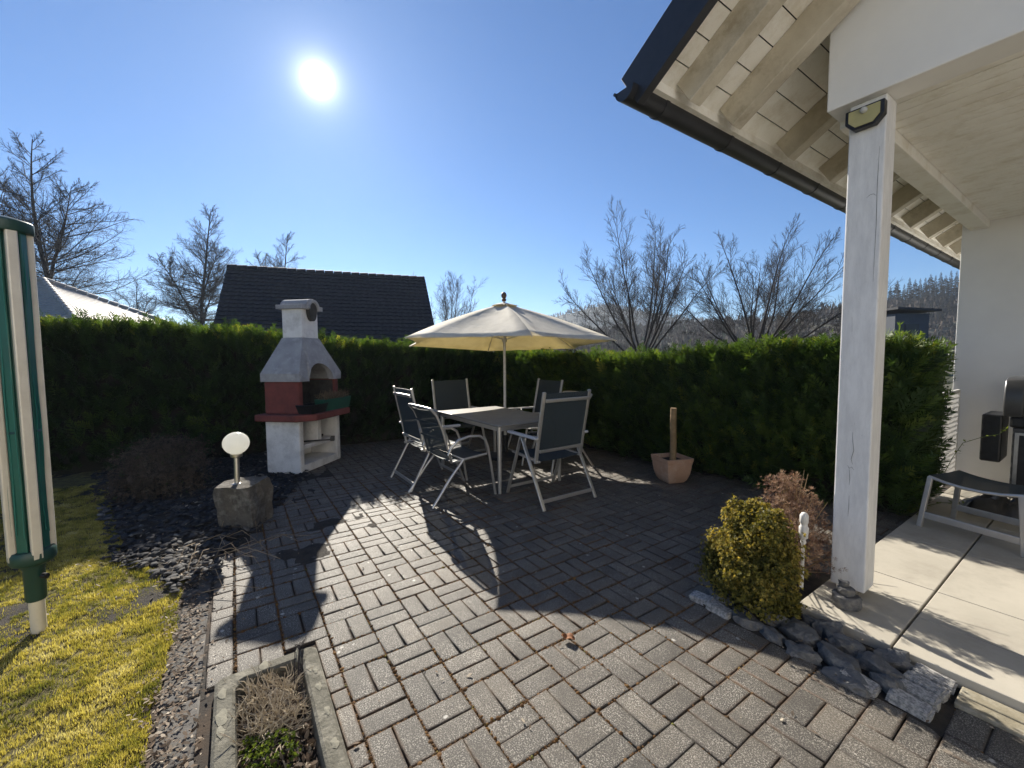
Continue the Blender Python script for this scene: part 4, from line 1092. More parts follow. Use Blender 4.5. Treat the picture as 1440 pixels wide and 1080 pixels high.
def mini_frond(nl, wid):
    v, f = [], []
    for i in range(nl):
        a = 6.283*i/nl + rnd.uniform(-.4, .4); t = rnd.uniform(.4, 1.2); l = rnd.uniform(.6, 1)
        ox, oy = math.cos(a)*math.sin(t)*l, math.sin(a)*math.sin(t)*l; oz = math.cos(t)*l; wx, wy = -math.sin(a)*wid, math.cos(a)*wid
        q = len(v); v += [(0, 0, 0), (ox*.55+wx, oy*.55+wy, oz*.55), (ox, oy, oz), (ox*.55-wx, oy*.55-wy, oz*.55)]; f.append((q, q+1, q+2, q+3))
    return v, f
def shrub(name, loc, lobes, cnt, size, mat, label, cat, seed, wid=.16, nl=7, tint=(.45, .2), stem_mat='bark', group=None, twigs=14):
    r = empty(name, loc, 0, label, cat, group); P, D, S = cluster(cnt, lobes, seed, .55)
    m = frames(D, rng.uniform(0, 6.28, len(D)))*(rng.uniform(.6, 1.3, len(D))*size)[:, None, None]
    tt = np.clip(tint[0] + rng.normal(0, tint[1], len(D)) + np.array([.35*mnoise.noise(tuple(p*7)) for p in P]), 0, 1)
    link('foliage', scatter_mesh('foliage', *mini_frond(nl, wid), m, P, tt), M[mat], r)
    b = MB(); g = random.Random(seed)
    for i in range(twigs):
        l = lobes[i % len(lobes)]; e = Vector(l[:3]) + Vector((g.gauss(0, 1), g.gauss(0, 1), g.gauss(.4, .6)))*l[3]*(.5 if twigs < 20 else .85); e.z = max(e.z, .05)
        b.tube([(g.gauss(0, .02), g.gauss(0, .02), -.01), (e.x*.4, e.y*.4, e.z*.55), tuple(e)], [.011, .008, .003] if twigs < 20 else [.005, .004, .0015], 5)
    b.build('stems', M[stem_mat], r, smooth=60)
    return r
shrub('golden_dwarf_conifer', (-1.12, 2.37, 0), [(0, 0, .20, .185), (-.07, -.05, .28, .14), (.07, .03, .25, .15), (.03, .03, .42, .125), (-.09, .0, .49, .075), (.06, -.03, .46, .10), (-.15, -.05, .15, .10), (-.17, -.06, .27, .06), (.10, -.07, .12, .12), (-.02, -.10, .13, .12), (.0, .05, .52, .07)], 15000, .0165, 'gold_leaf',
      'golden green bushy dwarf conifer beside the porch post', 'shrub', 21, .2, 7, (.5, .25))
shrub('dry_reddish_shrub', (-1.15, 2.90, 0), [(0, 0, .34, .17), (-.07, .06, .52, .10), (.1, .0, .22, .16), (.08, -.1, .2, .13), (0, .1, .42, .12), (-.02, .02, .58, .07)], 2100, .026, 'red_twig',
      'dry reddish brown shrub behind the golden conifer', 'shrub', 22, .06, 8, (.5, .25), stem_mat='stake', twigs=60)
shrub('brown_spreading_shrub', (-5.95, -.72, 0), [(0, 0, .20, .36, .8), (-.35, -.1, .14, .30, .75), (.36, .12, .14, .30, .75), (.05, .05, .34, .25, .85), (-.2, .2, .26, .24, .8), (.22, -.1, .30, .2, .8), (.3, -.15, .10, .26, .8)], 8200, .032, 'dead_shrub',
      'wide brown leafless looking shrub under the left hedge', 'shrub', 23, .09, 7, (.42, .22), twigs=70)
o = shrub('low_green_tuft', (-.97, 2.43, 0), [(0, 0, .04, .06)], 160, .03, 'gold_leaf', 'low green tuft at the terrace corner below the golden conifer', 'plant', 24, .2, 7)

gl = empty('garden_light', (-1.005, 2.72, .05), 0, 'slim white garden light standing in the dry reddish shrub', 'garden light')
b = MB(); b.lathe([(.009, .0), (.009, .26), (.015, .27), (.011, .29)], 12); b.build('stem', M['white_plastic'], gl, smooth=50)
b = MB(); b.lathe([(.012, .29), (.022, .30), (.025, .36), (.018, .372), (.018, .385), (.022, .39), (.022, .43), (.014, .445), (.004, .45)], 16); b.build('head', M['white_plastic'], gl, smooth=50)

pt = empty('terracotta_pot', (-2.83, 4.08, 0), R(-20), 'square terracotta pot in front of the right hedge', 'pot')
b = MB(); v, f = [], []
prof = [(.098, 0), (.122, .035), (.142, .10), (.152, .17), (.154, .205), (.154, .212), (.160, .216), (.160, .235), (.156, .238), (.164, .242), (.168, .28), (.150, .28), (.145, .21), (.11, .06)]
def rsq(r, z, n=6):
    out = []
    for q in range(4):
        cx_, cy_ = [(1, 1), (-1, 1), (-1, -1), (1, -1)][q]; rc = .014
        for i in range(n): a = math.pi/2*(q + i/(n-1)); out.append((cx_*(r-rc) + rc*math.cos(a), cy_*(r-rc) + rc*math.sin(a), z))
    return out
for r_, z in prof: v += rsq(r_, z)
n = 24
for i in range(len(prof)-1):
    for k in range(n): f.append((i*n+k, i*n+(k+1) % n, (i+1)*n+(k+1) % n, (i+1)*n+k))
f += [tuple(range(n-1, -1, -1)), tuple((len(prof)-1)*n+k for k in range(n))]
b.add(v, f); b.build('pot', M['terracotta'], pt, smooth=30)
b = MB(); b.box(-.14, .14, -.14, .14, .19, .235); b.build('soil', M['soil'], pt)
b = MB(); b.tube([(-2.83, 4.10, .20), (-2.828, 4.102, .42), (-2.832, 4.10, .62), (-2.83, 4.10, .83)], [.036, .035, .034, .033], 14)
o = b.build('wooden_stake', M['stake'], None, smooth=40); tag(o, 'bare wooden stake standing upright in the terracotta pot', 'stake')

lx, ly, _ = cam_to_world(-2.33, 3.52)
sb = link('stone_block', rock_mesh('stone_block', .165, .15, .205, 12, .16, 4, .62), M['stone'], None, (lx, ly, .165), (.05, -.05, .9))
tag(sb, 'squat rough stone block carrying the globe lamp', 'stone block')
sb.scale = (1, 1, 1)
gx_, gy_, _ = cam_to_world(-2.395, 3.53)
gl = empty('globe_lamp', (gx_, gy_, .33), 0, 'white globe lamp on a short steel tube on the stone block', 'globe lamp'); gl.rotation_euler = (R(-1), R(-3), 0)
b = MB(); b.lathe([(.055, -.02), (.055, .012), (.048, .018), (.022, .02)], 20); b.build('base_plate', M['steel'], gl, smooth=40)
b = MB(); b.lathe([(.021, .0), (.021, .25)], 16); b.build('tube', M['steel'], gl, smooth=40)
b = MB(); b.lathe([(.024, .235), (.044, .245), (.046, .268), (.036, .27)], 20); b.build('collar', M['steel'], gl, smooth=40)
b = MB(); b.lathe([(.101*math.sin(a), .362 - .097*math.cos(a)) for a in np.linspace(.28, math.pi-.001, 24)], 32); b.build('globe', M['globe'], gl, smooth=80)

# ================================================================== ROTARY CLOTHES DRYER
dx_, dy_, _ = cam_to_world(-2.5, 2.09)
dr = empty('rotary_clothes_dryer', (dx_, dy_, 0), 0, 'folded green rotary clothes dryer with beige arms standing on the lawn', 'clothes dryer')
b = MB(); b.lathe([(.030, -.05), (.030, .20)], 18); b.build('ground_pole', M['dryer_bar'], dr, smooth=40)
b = MB(); b.lathe([(.036, .17), (.040, .18), (.040, .34), (.05, .36), (.052, .40)], 18); b.build('sleeve', M['dryer_dark'], dr, smooth=40)
b = MB(); b.lathe([(.026, .40), (.026, 2.05)], 16); b.build('pole', M['dryer_green'], dr, smooth=40)
b = MB(); b.lathe([(.05, .36), (.078, .375), (.086, .39), (.086, .43), (.078, .445), (.05, .45)], 20); hub = b.build('hub', M['dryer_dark'], dr, smooth=40)
b = MB(); b.lathe([(.006, 0), (.014, .005), (.014, .03), (.006, .034)], 12); b.build('clamp_knob', M['black_metal'], dr, loc=(.042*math.cos(.9), .042*math.sin(.9), .30), rot=(0, R(90), .9), smooth=40)
cam_dir = math.atan2(-dy_, -dx_)                         # where the viewer stands, only to turn the arms as seen
for k in range(8):
    a = cam_dir + R(12 + 45*k); c, s = math.cos(a), math.sin(a); tx, ty = -s, c
    if k % 2 == 0:
        b = MB(); b.bar((c*.070, s*.070, .40), (c*.074, s*.074, 2.075), .040, .030, (c, s, 0)); b.build('arm', M['dryer_bar'], dr, bevel=.006)
    else:
        b = MB(); b.bar((c*.058, s*.058, .42), (c*.062, s*.062, 2.06), .042, .010, (c, s, 0)); b.build('strut', M['dryer_green'], dr, bevel=.004)
        b = MB(); b.bar((c*.04, s*.04, 1.05), (c*.068, s*.068, 1.06), .03, .012); b.build('hinge', M['dryer_dark'], dr)
for k in range(16):
    a = cam_dir + R(22.5*k + 4); c, s = math.cos(a), math.sin(a); g = rnd.uniform(.062, .076); pts = []
    for i in range(8): z = .52 + rnd.uniform(0, .02) + 1.5*i/7; q = g + .004*math.sin(i*2 + k); pts.append((c*q, s*q, z))
    b = MB(); b.tube(pts, .0024, 5); b.build('line', M['line'], dr, smooth=60)
b = MB(); b.lathe([(.03, 2.05), (.092, 2.05), (.096, 2.055), (.096, 2.10), (.09, 2.106), (.03, 2.125)], 24); b.build('cap', M['dryer_dark'], dr, smooth=40)
b = MB()
b.lathe([(.042, .52), (.048, .55), (.050, 2.0), (.042, 2.045)], 16); b.build('furled_cover', M['dryer_green'], dr, smooth=50)

# ================================================================== STONE TROUGH
tg = empty('stone_trough', ((TX0+TX1)/2, (TY0+TY1)/2, 0), 0, 'lichened stone planting trough let into the paving in front', 'trough')
hx, hy = (TX1-TX0)/2, (TY1-TY0)/2; rw = .072
def ring(mb, x, y, z, rc, n=5):
    out = []
    for q in range(4):
        cx_, cy_ = [(1, 1), (-1, 1), (-1, -1), (1, -1)][q]
        for i in range(n): a = math.pi/2*(q + i/(n-1)); out.append((cx_*(x-rc) + rc*math.cos(a), cy_*(y-rc) + rc*math.sin(a), z))
    return out
v, f = [], []
lv_ = [(hx, hy, -.2, .03), (hx, hy, .02, .03), (hx-.012, hy-.012, .034, .03), (hx-rw+.01, hy-rw+.01, .036, .04), (hx-rw, hy-rw, .026, .045), (hx-rw-.02, hy-rw-.02, -.2, .05)]
for q in lv_: v += ring(None, *q)
n = 20
for i in range(len(lv_)-1):
    for k in range(n): f.append((i*n+k, i*n+(k+1) % n, (i+1)*n+(k+1) % n, (i+1)*n+k))
b = MB(); b.add(v, f); b.build('basin', M['trough'], tg, smooth=35)
b = MB(); v, f = [], []
for j in range(16):
    for i in range(30):
        x, y = (i/29*2-1)*(hx-rw-.004), (j/15*2-1)*(hy-rw-.004); v.append((x, y, -.045 + .018*mnoise.noise((x*8, y*8, 1)) + .012*mnoise.noise((x*25, y*25, 4))))
for j in range(15):
    for i in range(29): q = j*30+i; f.append((q, q+1, q+31, q+30))
b.add(v, f); b.build('soil', M['soil'], tg, smooth=60)
for i, (x, y, r_) in enumerate([(-hx+.03, -.02, .028), (-hx+.12, -hy+.03, .026), (-hx+.26, -hy+.03, .034), (-hx+.33, -hy+.028, .022), (-hx+.025, .12, .02), (-hx+.2, hy-.03, .015), (-hx+.3, hy-.034, .02), (-hx+.45, hy-.028, .018), (-hx+.62, hy-.03, .022)]):
    v = [(0, 0, .003)]; m_ = 12
    for k in range(m_): a = 6.283*k/m_; q = r_*(1 + .7*mnoise.noise((math.cos(a)*2.5+i, math.sin(a)*2.5, i))); v.append((q*math.cos(a)*1.2, q*math.sin(a)*.6, 0))
    b = MB(); b.add(v, [(0, 1+k, 1+(k+1) % m_) for k in range(m_)]); b.build('lichen', M['lichen'], tg, loc=(x, y, .0365))
mb, t = stems(170, (-.40, -.10, -.10, .10, -.04), .13, .0022, 2.6, 9, 4)
o = tinted(mb, 'withered_plant', M['pale_stem'], [min(1, x*.5+.5) for x in t], None, loc=tg.location); tag(o, 'tangle of pale dry stems in the stone trough', 'dry plant')
sx_ = empty('stonecrop', (-1.66, .06, -.04), 0, 'small bright green stonecrop growing in the stone trough', 'plant')
P, D, S = cluster(420, [(0, 0, .02, .09, .5), (.14, -.03, .02, .08, .5), (.22, .03, .01, .06, .5), (-.08, -.05, .01, .05, .5)], 31)
link('foliage', scatter_mesh('foliage', *mini_frond(9, .2), frames(D, rng.uniform(0, 6, len(D)))*(rng.uniform(.009, .018, len(D)))[:, None, None], P, np.clip(rng.normal(.5, .3, len(P)), 0, 1)), M['sedum'], sx_)
L = []
for q in range(1500): L.append((rnd.uniform(TX0+.08, TX1-.08), rnd.uniform(TY0+.08, TY1-.08), rnd.uniform(-.04, -.015)))
L = np.array(L)
o = link('bark_mulch', scatter_mesh('bark_mulch', lv, lf, random_flats(L, .7, .007, .02), L, np.clip(rng.normal(.4, .25, len(L)), 0, 1)), M['leaf_litter']); tag(o, 'bark mulch and dead leaves in the stone trough', 'mulch', kind='stuff')
b = MB()
for k in range(5):
    y = .20 + rnd.uniform(-.02, .02); b.tube([(-2.22 + rnd.uniform(-.03, .03), y+.03, .01), (-2.10, y, .075 + rnd.uniform(-.01, .02)), (-1.98, y-.02, .0), (-1.9 + rnd.uniform(0, .2), y - .03, -.035)], .0022, 5)
    if k: b.tube([(-2.10, y, .07), (-2.10+rnd.uniform(-.04, .04), y+rnd.uniform(0, .06), .09)], .0015, 4)
o = b.build('dead_vine', M['bark'], None); tag(o, 'thin dark dead vine hanging over the far corner of the trough', 'dead vine')
dl = MB(); v, f = [], []
for j in range(5):
    for i in range(7):
        t, u = i/3-1, j/2-1; wv = math.sqrt(max(0, 1 - t*t))*.028; v.append((t*.034, u*wv*.8, .006 + .010*u*u + .005*math.sin(t*5)))
for j in range(4):
    for i in range(6): q = j*7+i; f.append((q, q+1, q+8, q+7))
dl.add(v, f); qx = cam_to_world(.27, 1.98)
o = link('curled_leaf', dl.mesh('curled_leaf', 60), M['dry_leaf'], None, (qx[0], qx[1], .006), (0, 0, .7)); s_ = o.modifiers.new('leaf', 'SOLIDIFY'); s_.thickness = .002
tag(o, 'curled rust brown leaf lying on the sunlit pavers', 'leaf')
# dry twigs strewn by the stone block
b = MB()
for k in range(26):
    x, y = -3.75 + rnd.gauss(0, .28), -.12 + rnd.gauss(0, .16); a = rnd.uniform(-1, 1) + .6; l = rnd.uniform(.12, .45)
    b.tube([(x, y, .02), (x+math.cos(a)*l*.5, y+math.sin(a)*l*.5, .05 + rnd.uniform(0, .05)), (x+math.cos(a)*l, y+math.sin(a)*l, .02)], [.003, .0025, .0015], 4)
me = b.mesh('fallen_twigs'); a_ = me.attributes.new('tint', 'FLOAT', 'POINT'); a_.data.foreach_set('value', np.clip(rng.normal(.6, .2, len(me.vertices)), 0, 1).astype(np.float32))
o = link('fallen_twigs', me, M['dry_stem']); tag(o, 'pale fallen twigs strewn in front of the stone block', 'twigs', kind='stuff')

# ================================================================== TREES BEYOND THE HEDGE
class TM:
    """fast collector of tapered branch tubes"""
    def __init__(self): self.V = []; self.F = []; self.n = 0
    def tube(self, pts, r0, r1, n):
        pts = np.asarray(pts); m = len(pts); d = np.gradient(pts, axis=0); d /= np.linalg.norm(d, axis=1)[:, None] + 1e-9
        ref = np.array([0, 0, 1.]) if abs(d[0, 2]) < .8 else np.array([1., 0, 0])
        s = np.cross(d, ref); s /= np.linalg.norm(s, axis=1)[:, None] + 1e-9; t = np.cross(d, s)
        a = np.arange(n)*2*math.pi/n; r = np.linspace(r0, r1, m)
        v = pts[:, None, :] + (s[:, None, :]*np.cos(a)[None, :, None] + t[:, None, :]*np.sin(a)[None, :, None])*r[:, None, None]
        k = np.arange(n); f = []
        for i in range(m-1): f.append(np.stack([i*n+k, i*n+(k+1) % n, (i+1)*n+(k+1) % n, (i+1)*n+k], 1))
        self.V.append(v.reshape(-1, 3)); self.F.append(np.concatenate(f) + self.n); self.n += m*n
    def mesh(self, name): return arrays_mesh(name, np.concatenate(self.V), np.concatenate(self.F), smooth=True)
def path(g, p, d, L, n, wander, trop):
    pts = [np.array(p)]; d = np.array(d, float)
    for i in range(n):
        d = d + g.normal(0, wander, 3) + np.array([0, 0, trop]); d /= np.linalg.norm(d); pts.append(pts[-1] + d*L/n)
    return np.array(pts), d
def side_dir(g, d, ang):
    q = g.normal(0, 1, 3); q -= d*(q@d); q /= np.linalg.norm(q); return d*math.cos(ang) + q*math.sin(ang)
def branchlets(g, tm, pts, L, lev, cfg):
    """children along a branch, down to fine twigs"""
    if lev >= len(cfg): return
    c = cfg[lev]; m = len(pts)-1
    for k in range(max(2, int(c['n']*(.6 + .4*L/c['ref'])))):
        t = c['t0'] + (1 - c['t0'])*((k + g.random())/max(1, c['n']*(.6 + .4*L/c['ref']))); t = min(t, .99); i = min(int(t*m), m-1); p = pts[i] + (pts[i+1]-pts[i])*(t*m-i)
        d = pts[i+1]-pts[i]; d = d/np.linalg.norm(d); l = L*c['len']*(1.15 - .7*t)*g.uniform(.6, 1.25)
        q, _ = path(g, p, side_dir(g, d, g.uniform(*c['ang'])), l, c['seg'], c['wan'], c['trop'])
        tm.tube(q, c['r'], c['r']*.4, 3); branchlets(g, tm, q, l, lev+1, cfg)
def leader_tree(name, loc, H, seed, label, spread=.36, cat='tree', mat='bark', nb=42, t0=.18, r0=None, group='bare trees beyond the hedge', forks=1, dens=1.0, zbase=0):
    g = np.random.default_rng(seed); r = empty(name, (*loc[:2], zbase), g.uniform(0, 6), label, cat, group)
    r0 = r0 or H*.014
    tk, _ = path(g, (0, 0, 0), (g.normal(0, .03), g.normal(0, .03), 1), H, 14, .035, .05)
    a = TM(); a.tube(tk, r0, r0*.10, 8); cr = TM(); stems_ = [(tk, H, 1.0)]
    for k in range(forks):
        i = int(14*g.uniform(.28, .5)); q, _ = path(g, tk[i], side_dir(g, np.array([0, 0, 1.]), g.uniform(.35, .6)), H*.42, 9, .06, .10); a.tube(q, r0*.5, r0*.06, 6); stems_.append((q, H*.42, .55))
    cfg = [dict(n=18*dens, ref=H*.25, t0=.10, len=.34, ang=(.45, .95), seg=4, wan=.10, trop=.04, r=H*.0006), dict(n=9*dens, ref=H*.1, t0=.15, len=.5, ang=(.4, .9), seg=2, wan=.12, trop=.03, r=H*.00045)]
    for (tp, hh, sc_) in stems_:
        nn = int(nb*sc_)
        for k in range(nn):
            t = t0 + (.985 - t0)*(k + g.random())/nn; i = min(int(t*(len(tp)-1)), len(tp)-2); p = tp[i] + (tp[i+1]-tp[i])*(t*(len(tp)-1)-i)
            u = (t - t0)/(1 - t0); l = H*spread*(1 - u)**.75*g.uniform(.6, 1.12)*sc_**.5 + H*.035
            q, _ = path(g, p, side_dir(g, np.array([0, 0, 1.]), R(84 - 46*u + g.normal(0, 9))), l, 7, .07, .045)
            cr.tube(q, H*.0032*(1 - u*.6), H*.0007, 4); branchlets(g, cr, q, l, 0, cfg)
    link('trunk', a.mesh('trunk'), M[mat], r); link('crown', cr.mesh('crown'), M[mat], r)
    return r
def multi_tree(name, loc, H, seed, label, stems_=7, lean=.55, mat='bark', group='bare trees beyond the hedge', dens=1.0):
    g = np.random.default_rng(seed); r = empty(name, (*loc[:2], 0), 0, label, 'tree', group); a, cr = TM(), TM()
    tk, _ = path(g, (0, 0, 0), (0, 0, 1), H*.17, 4, .03, .1); a.tube(tk, H*.026, H*.02, 8)
    cfg = [dict(n=15*dens, ref=H*.35, t0=.2, len=.46, ang=(.3, .75), seg=5, wan=.08, trop=.07, r=H*.0012), dict(n=10*dens, ref=H*.15, t0=.2, len=.45, ang=(.35, .8), seg=4, wan=.09, trop=.05, r=H*.0008), dict(n=6*dens, ref=H*.06, t0=.2, len=.65, ang=(.3, .7), seg=2, wan=.1, trop=.06, r=H*.0005)]
    for k in range(stems_):
        az = 2.4*k + g.normal(0, .25); e = lean*1.2*math.sqrt((k + .3)/stems_)
        d = np.array([math.cos(az)*math.sin(e), math.sin(az)*math.sin(e), math.cos(e)]); L = H*.82*g.uniform(.86, 1.04)*(1 - .14*e)
        q, _ = path(g, tk[-1] - np.array([0, 0, g.uniform(0, H*.06)]), d, L, 11, .04, .02); a.tube(q, H*.0078, H*.001, 6)
        cfg0 = [dict(cfg[0], len=.36, t0=.24, n=12*dens)] + cfg[1:]
        branchlets(g, cr, q, L, 0, cfg0)
    link('trunk', a.mesh('trunk'), M[mat], r); link('crown', cr.mesh('crown'), M[mat], r)
    return r
def px(u, d):                                            # world foot of a thing seen in column u at d metres ahead
    return cam_to_world((u - 720)/581*d, d)
leader_tree('alder_tree', px(97, 26), 14.6, 41, 'tall bare tree with open crown rising behind the pale roofed house on the left', .42, nb=50, forks=2, dens=1.2)
leader_tree('alder_tree', px(14, 29), 14.6, 42, 'bare tree cut by the left edge of the photo, beside the tallest tree', .34, nb=42)
leader_tree('alder_tree', px(284, 36), 14.8, 43, 'dense bare cone shaped tree left of the dark roof', .36, nb=60, forks=3, dens=1.2, t0=.1)
leader_tree('alder_tree', px(197, 38), 9.0, 44, 'small fine twigged tree between the two large bare trees on the left', .40, nb=36, forks=2)
leader_tree('alder_tree', px(405, 46), 15.2, 45, 'bare tree top showing just above the dark roof ridge', .34, nb=44, forks=2, dens=1.1)
multi_tree('alder_tree', px(632, 34), 9.0, 46, 'round bare tree just right of the dark roof', 6, .6)
multi_tree('beech_tree', px(905, 20.5), 8.0, 47, 'fan shaped many stemmed bare tree directly right of the parasol', 13, .72, dens=1.05)
multi_tree('beech_tree', px(1058, 20), 8.0, 48, 'wide spreading bare tree left of the porch post', 15, .95, dens=1.05)
multi_tree('beech_tree', px(1168, 27), 5.0, 49, 'low brown bare tree immediately left of the porch post', 8, .9)
def conifer(name, loc, H, seed, label, mat, width=.2, droop=-.25, nb=26, group=None, z=0):
    r = empty(name, (loc[0], loc[1], z), 0, label, 'tree', group); g = np.random.default_rng(seed)
    a = TM(); tk = np.array([[0, 0, 0], [.01*H*g.normal(), .01*H*g.normal(), H*.5], [0, 0, H]]); a.tube(tk, H*.012, H*.002, 6)
    V, F, T = [], [], []
    for k in range(nb*13):
        t = g.uniform(.12, .99); az = g.uniform(0, 6.28); l = H*width*(1 - t)**.8*g.uniform(.35, 1.1) + H*.012
        c, s = math.cos(az), math.sin(az); w_ = l*.22; z0 = H*t; n = len(V); dz = droop*l*g.uniform(.4, 1.4)
        V += [(0, 0, z0), (c*l*.55 - s*w_, s*l*.55 + c*w_, z0+dz*.5-w_*.2), (c*l, s*l, z0+dz), (c*l*.55 + s*w_, s*l*.55 - c*w_, z0+dz*.5-w_*.2)]
        F.append((n, n+1, n+2, n+3)); T += [min(1, max(0, g.normal(.45, .22)))]*4
        V += [(c*l*.2, s*l*.2, z0+w_*.2), (c*l*.6, s*l*.6, z0+dz*.6+w_*.3), (c*l*.95, s*l*.95, z0+dz), (c*l*.6, s*l*.6, z0+dz*.6-w_*1.0)]
        F.append((n+4, n+5, n+6, n+7)); T += [min(1, max(0, g.normal(.4, .22)))]*4
    link('trunk', a.mesh('trunk'), M['bark'], r); link('crown', arrays_mesh('crown', V, F, T), M[mat], r)
    return r
conifer('yew_tree', px(178, 30), 4.6, 51, 'small dark conifer peeping over the hedge right of the pale roof', 'yew', .3, .1)
# spruces on the hill, seen between the post and the porch wall
kinds = [('with a thin top', .13), ('with a broad crown', .19), ('with a narrow crown', .11)]
SPR = [(1247, 172, 17), (1256, 185, 21), (1266, 170, 18), (1273, 190, 23.5), (1281, 176, 20), (1288, 188, 22), (1295, 172, 21), (1302, 190, 25), (1309, 178, 22), (1316, 186, 25), (1323, 174, 21.5), (1330, 188, 26), (1338, 180, 24), (1347, 184, 25),
       (1260, 150, 11), (1279, 152, 10), (1291, 146, 12), (1305, 150, 11), (1319, 147, 13), (1333, 150, 14)]
proto = []
def hill_z(u, d): 
    r = np.interp(u, [1050, 1130, 1180, 1260, 1330, 1440], [42, 46, 60, 66, 70, 78]); k = min(1, (d-95)/95); s = k*k*(3-2*k)
    return (CAM_H + r/581*190)*s - 1.5
order = np.argsort([s[0] for s in SPR])
ordw = ['first', 'second', 'third', 'fourth', 'fifth', 'sixth', 'seventh', 'eighth', 'ninth', 'tenth', 'eleventh', 'twelfth', 'thirteenth', 'fourteenth']
for i, (u, d, H) in enumerate(SPR):
    back = i < 14; H2 = H*.62 if back else H*.75
    lab = ('tall conifer on the hill crest, %s from the porch post' % ordw[i]) if back else ('lower conifer on the hill slope, %s from the porch post' % ordw[i-14])
    w_ = px(u, d)
    if i < 3: o = conifer('spruce_tree', w_, 20.0, 60+i, lab, 'spruce', kinds[i][1]*1.25, -.3, 30, 'conifers on the hill'); proto.append(o)
    else: o = copy_tree(proto[i % 3]); o['label'] = lab
    o.location = (w_[0], w_[1], hill_z(u, d)); o.scale = (H2/20*1.15, H2/20*1.15, H2/20); o.rotation_euler = (0, 0, rnd.uniform(0, 6))

# ================================================================== NEIGHBOURING HOUSES
def tiled_slope(mb, p0, p1, q0, q1, rows, cols, h):
    """wavy tiled surface between ridge p0-p1 and eave q0-q1"""
    p0, p1, q0, q1 = map(Vector, (p0, p1, q0, q1)); n = (p1-p0).cross(q0-p0).normalized()
    if n.z < 0: n = -n
    vs, fs = [], []; per = 4; nx = cols*per
    for j in range(rows):
        for e in (0, 1):
            t = (j + e)/rows
            for i in range(nx+1):
                s = i/nx; p = p0.lerp(p1, s).lerp(q0.lerp(q1, s), t); k = (math.sin(2*math.pi*(i % per)/per)*.5+.5)
                vs.append(p + n*(h*(.35*k + (.65 if e else 0))))
    for j in range(rows):
        for i in range(nx):
            a = j*2*(nx+1)+i; fs.append((a, a+1, a+nx+2, a+nx+1))
            if j < rows-1: c = a+nx+1; fs.append((c, c+1, c+nx+2, c+nx+1))
    mb.add(vs, fs)
def gable_house(name, label, ridge0, ridge1, run, drop, wall_h, mat_roof, mat_wall, rows=26, cols=34, over=.35):
    """ridge0, ridge1: world ends of the ridge; run/drop of each slope"""
    a, c = Vector(ridge0), Vector(ridge1); ax = (c-a); ax.z = 0; ax.normalize(); nv = Vector((ax.y, -ax.x, 0))
    if nv.dot(-a) < 0: nv = -nv                          # nv looks to the garden
    o = empty(name, (a.x, a.y, 0), 0, label, 'house'); loc = Vector((a.x, a.y, 0))
    A_, C_ = a - loc, c - loc; dn = Vector((0, 0, -drop))
    b = MB(); e0, e1 = A_ + nv*run + dn, C_ + nv*run + dn; f0, f1 = A_ - nv*run + dn, C_ - nv*run + dn
    tiled_slope(b, A_, C_, e0, e1, rows, cols, .075)
    t_ = Vector((0, 0, -.14)); b.add([A_+t_, C_+t_, e1+t_, e0+t_, f1+t_, f0+t_, f0, f1, A_, C_, e0, e1], [(0, 1, 2, 3), (0, 5, 4, 1), (8, 9, 7, 6), (0, 3, 10, 8), (0, 8, 6, 5), (1, 9, 11, 2), (1, 4, 7, 9), (3, 2, 11, 10), (4, 5, 6, 7)])
    rf_ = b.build('roof', mat_roof, o)
    b = MB(); n_ = max(8, int((c-a).length/.35))
    for i in range(n_):
        p, q = A_.lerp(C_, i/n_), A_.lerp(C_, (i+.94)/n_); b.tube([p + Vector((0, 0, -.01)), q + Vector((0, 0, .015))], .11, 8)
    b.build('ridge_tiles', mat_roof, rf_, smooth=50)
    b = MB(); i0, i1 = A_ + ax*over, C_ - ax*over; k = (run - over)/run
    P = [i0 + nv*run*k, i1 + nv*run*k, i1 - nv*run*k, i0 - nv*run*k]; zz = A_.z - drop*k - .16
    vs = [(p.x, p.y, -.1) for p in P] + [(p.x, p.y, zz) for p in P] + [(i0.x, i0.y, A_.z-.16), (i1.x, i1.y, C_.z-.16)]
    b.add(vs, [(0, 1, 5, 4), (2, 3, 7, 6), (1, 2, 6, 9, 5), (3, 0, 4, 8, 7)]); b.build('wall', mat_wall, o)
    for q in (.28, .5, .72):
        p = P[0].lerp(P[1], q); m_ = MB(); m_.bar((p.x - ax.x*.5, p.y - ax.y*.5, 1.6), (p.x + ax.x*.5, p.y + ax.y*.5, 1.6), .12, 1.1, (0, 0, 1)); m_.build('window', M['gutter'], o)
    return o
gable_house('dark_roofed_house', 'neighbouring house with a long dark tiled roof behind the barbecue and hedge', cam_to_world(-11.55, 17.1, 5.2), cam_to_world(-4.12, 20.0, 5.2), 3.6, 4.0, 1.2, M['tile_dark'], M['wall_grey'], 24, 30)
# pale roof on the left: hipped
lh = empty('pale_roofed_house', (*cam_to_world(-17.2, 15.5)[:2], 0), 0, 'house with a pale sunlit hipped roof behind the left hedge', 'house')
def lc(x, y, z): q = cam_to_world(x, y, z); return Vector((q[0]-lh.location.x, q[1]-lh.location.y, z))
r0_, r1_ = lc(-24, 18.2, 4.58), lc(-18.3, 16.4, 4.6)
e0_, e1_ = lc(-24, 12.6, 2.6), lc(-14.1, 13.6, 2.6); g0_, g1_ = lc(-24, 23, 2.6), lc(-14.6, 19.5, 2.6)
b = MB(); tiled_slope(b, r0_, r1_, e0_, e1_, 26, 40, .035); tiled_slope(b, r1_, r1_ + Vector((.01, .01, 0)), e1_, g1_, 26, 24, .035)
b.add([r0_, r1_, g1_, g0_], [(0, 1, 2, 3)]); b.add([e0_, e1_, g1_, g0_], [(0, 1, 2, 3)]); b.build('roof', M['tile_pale'], lh)
b = MB()
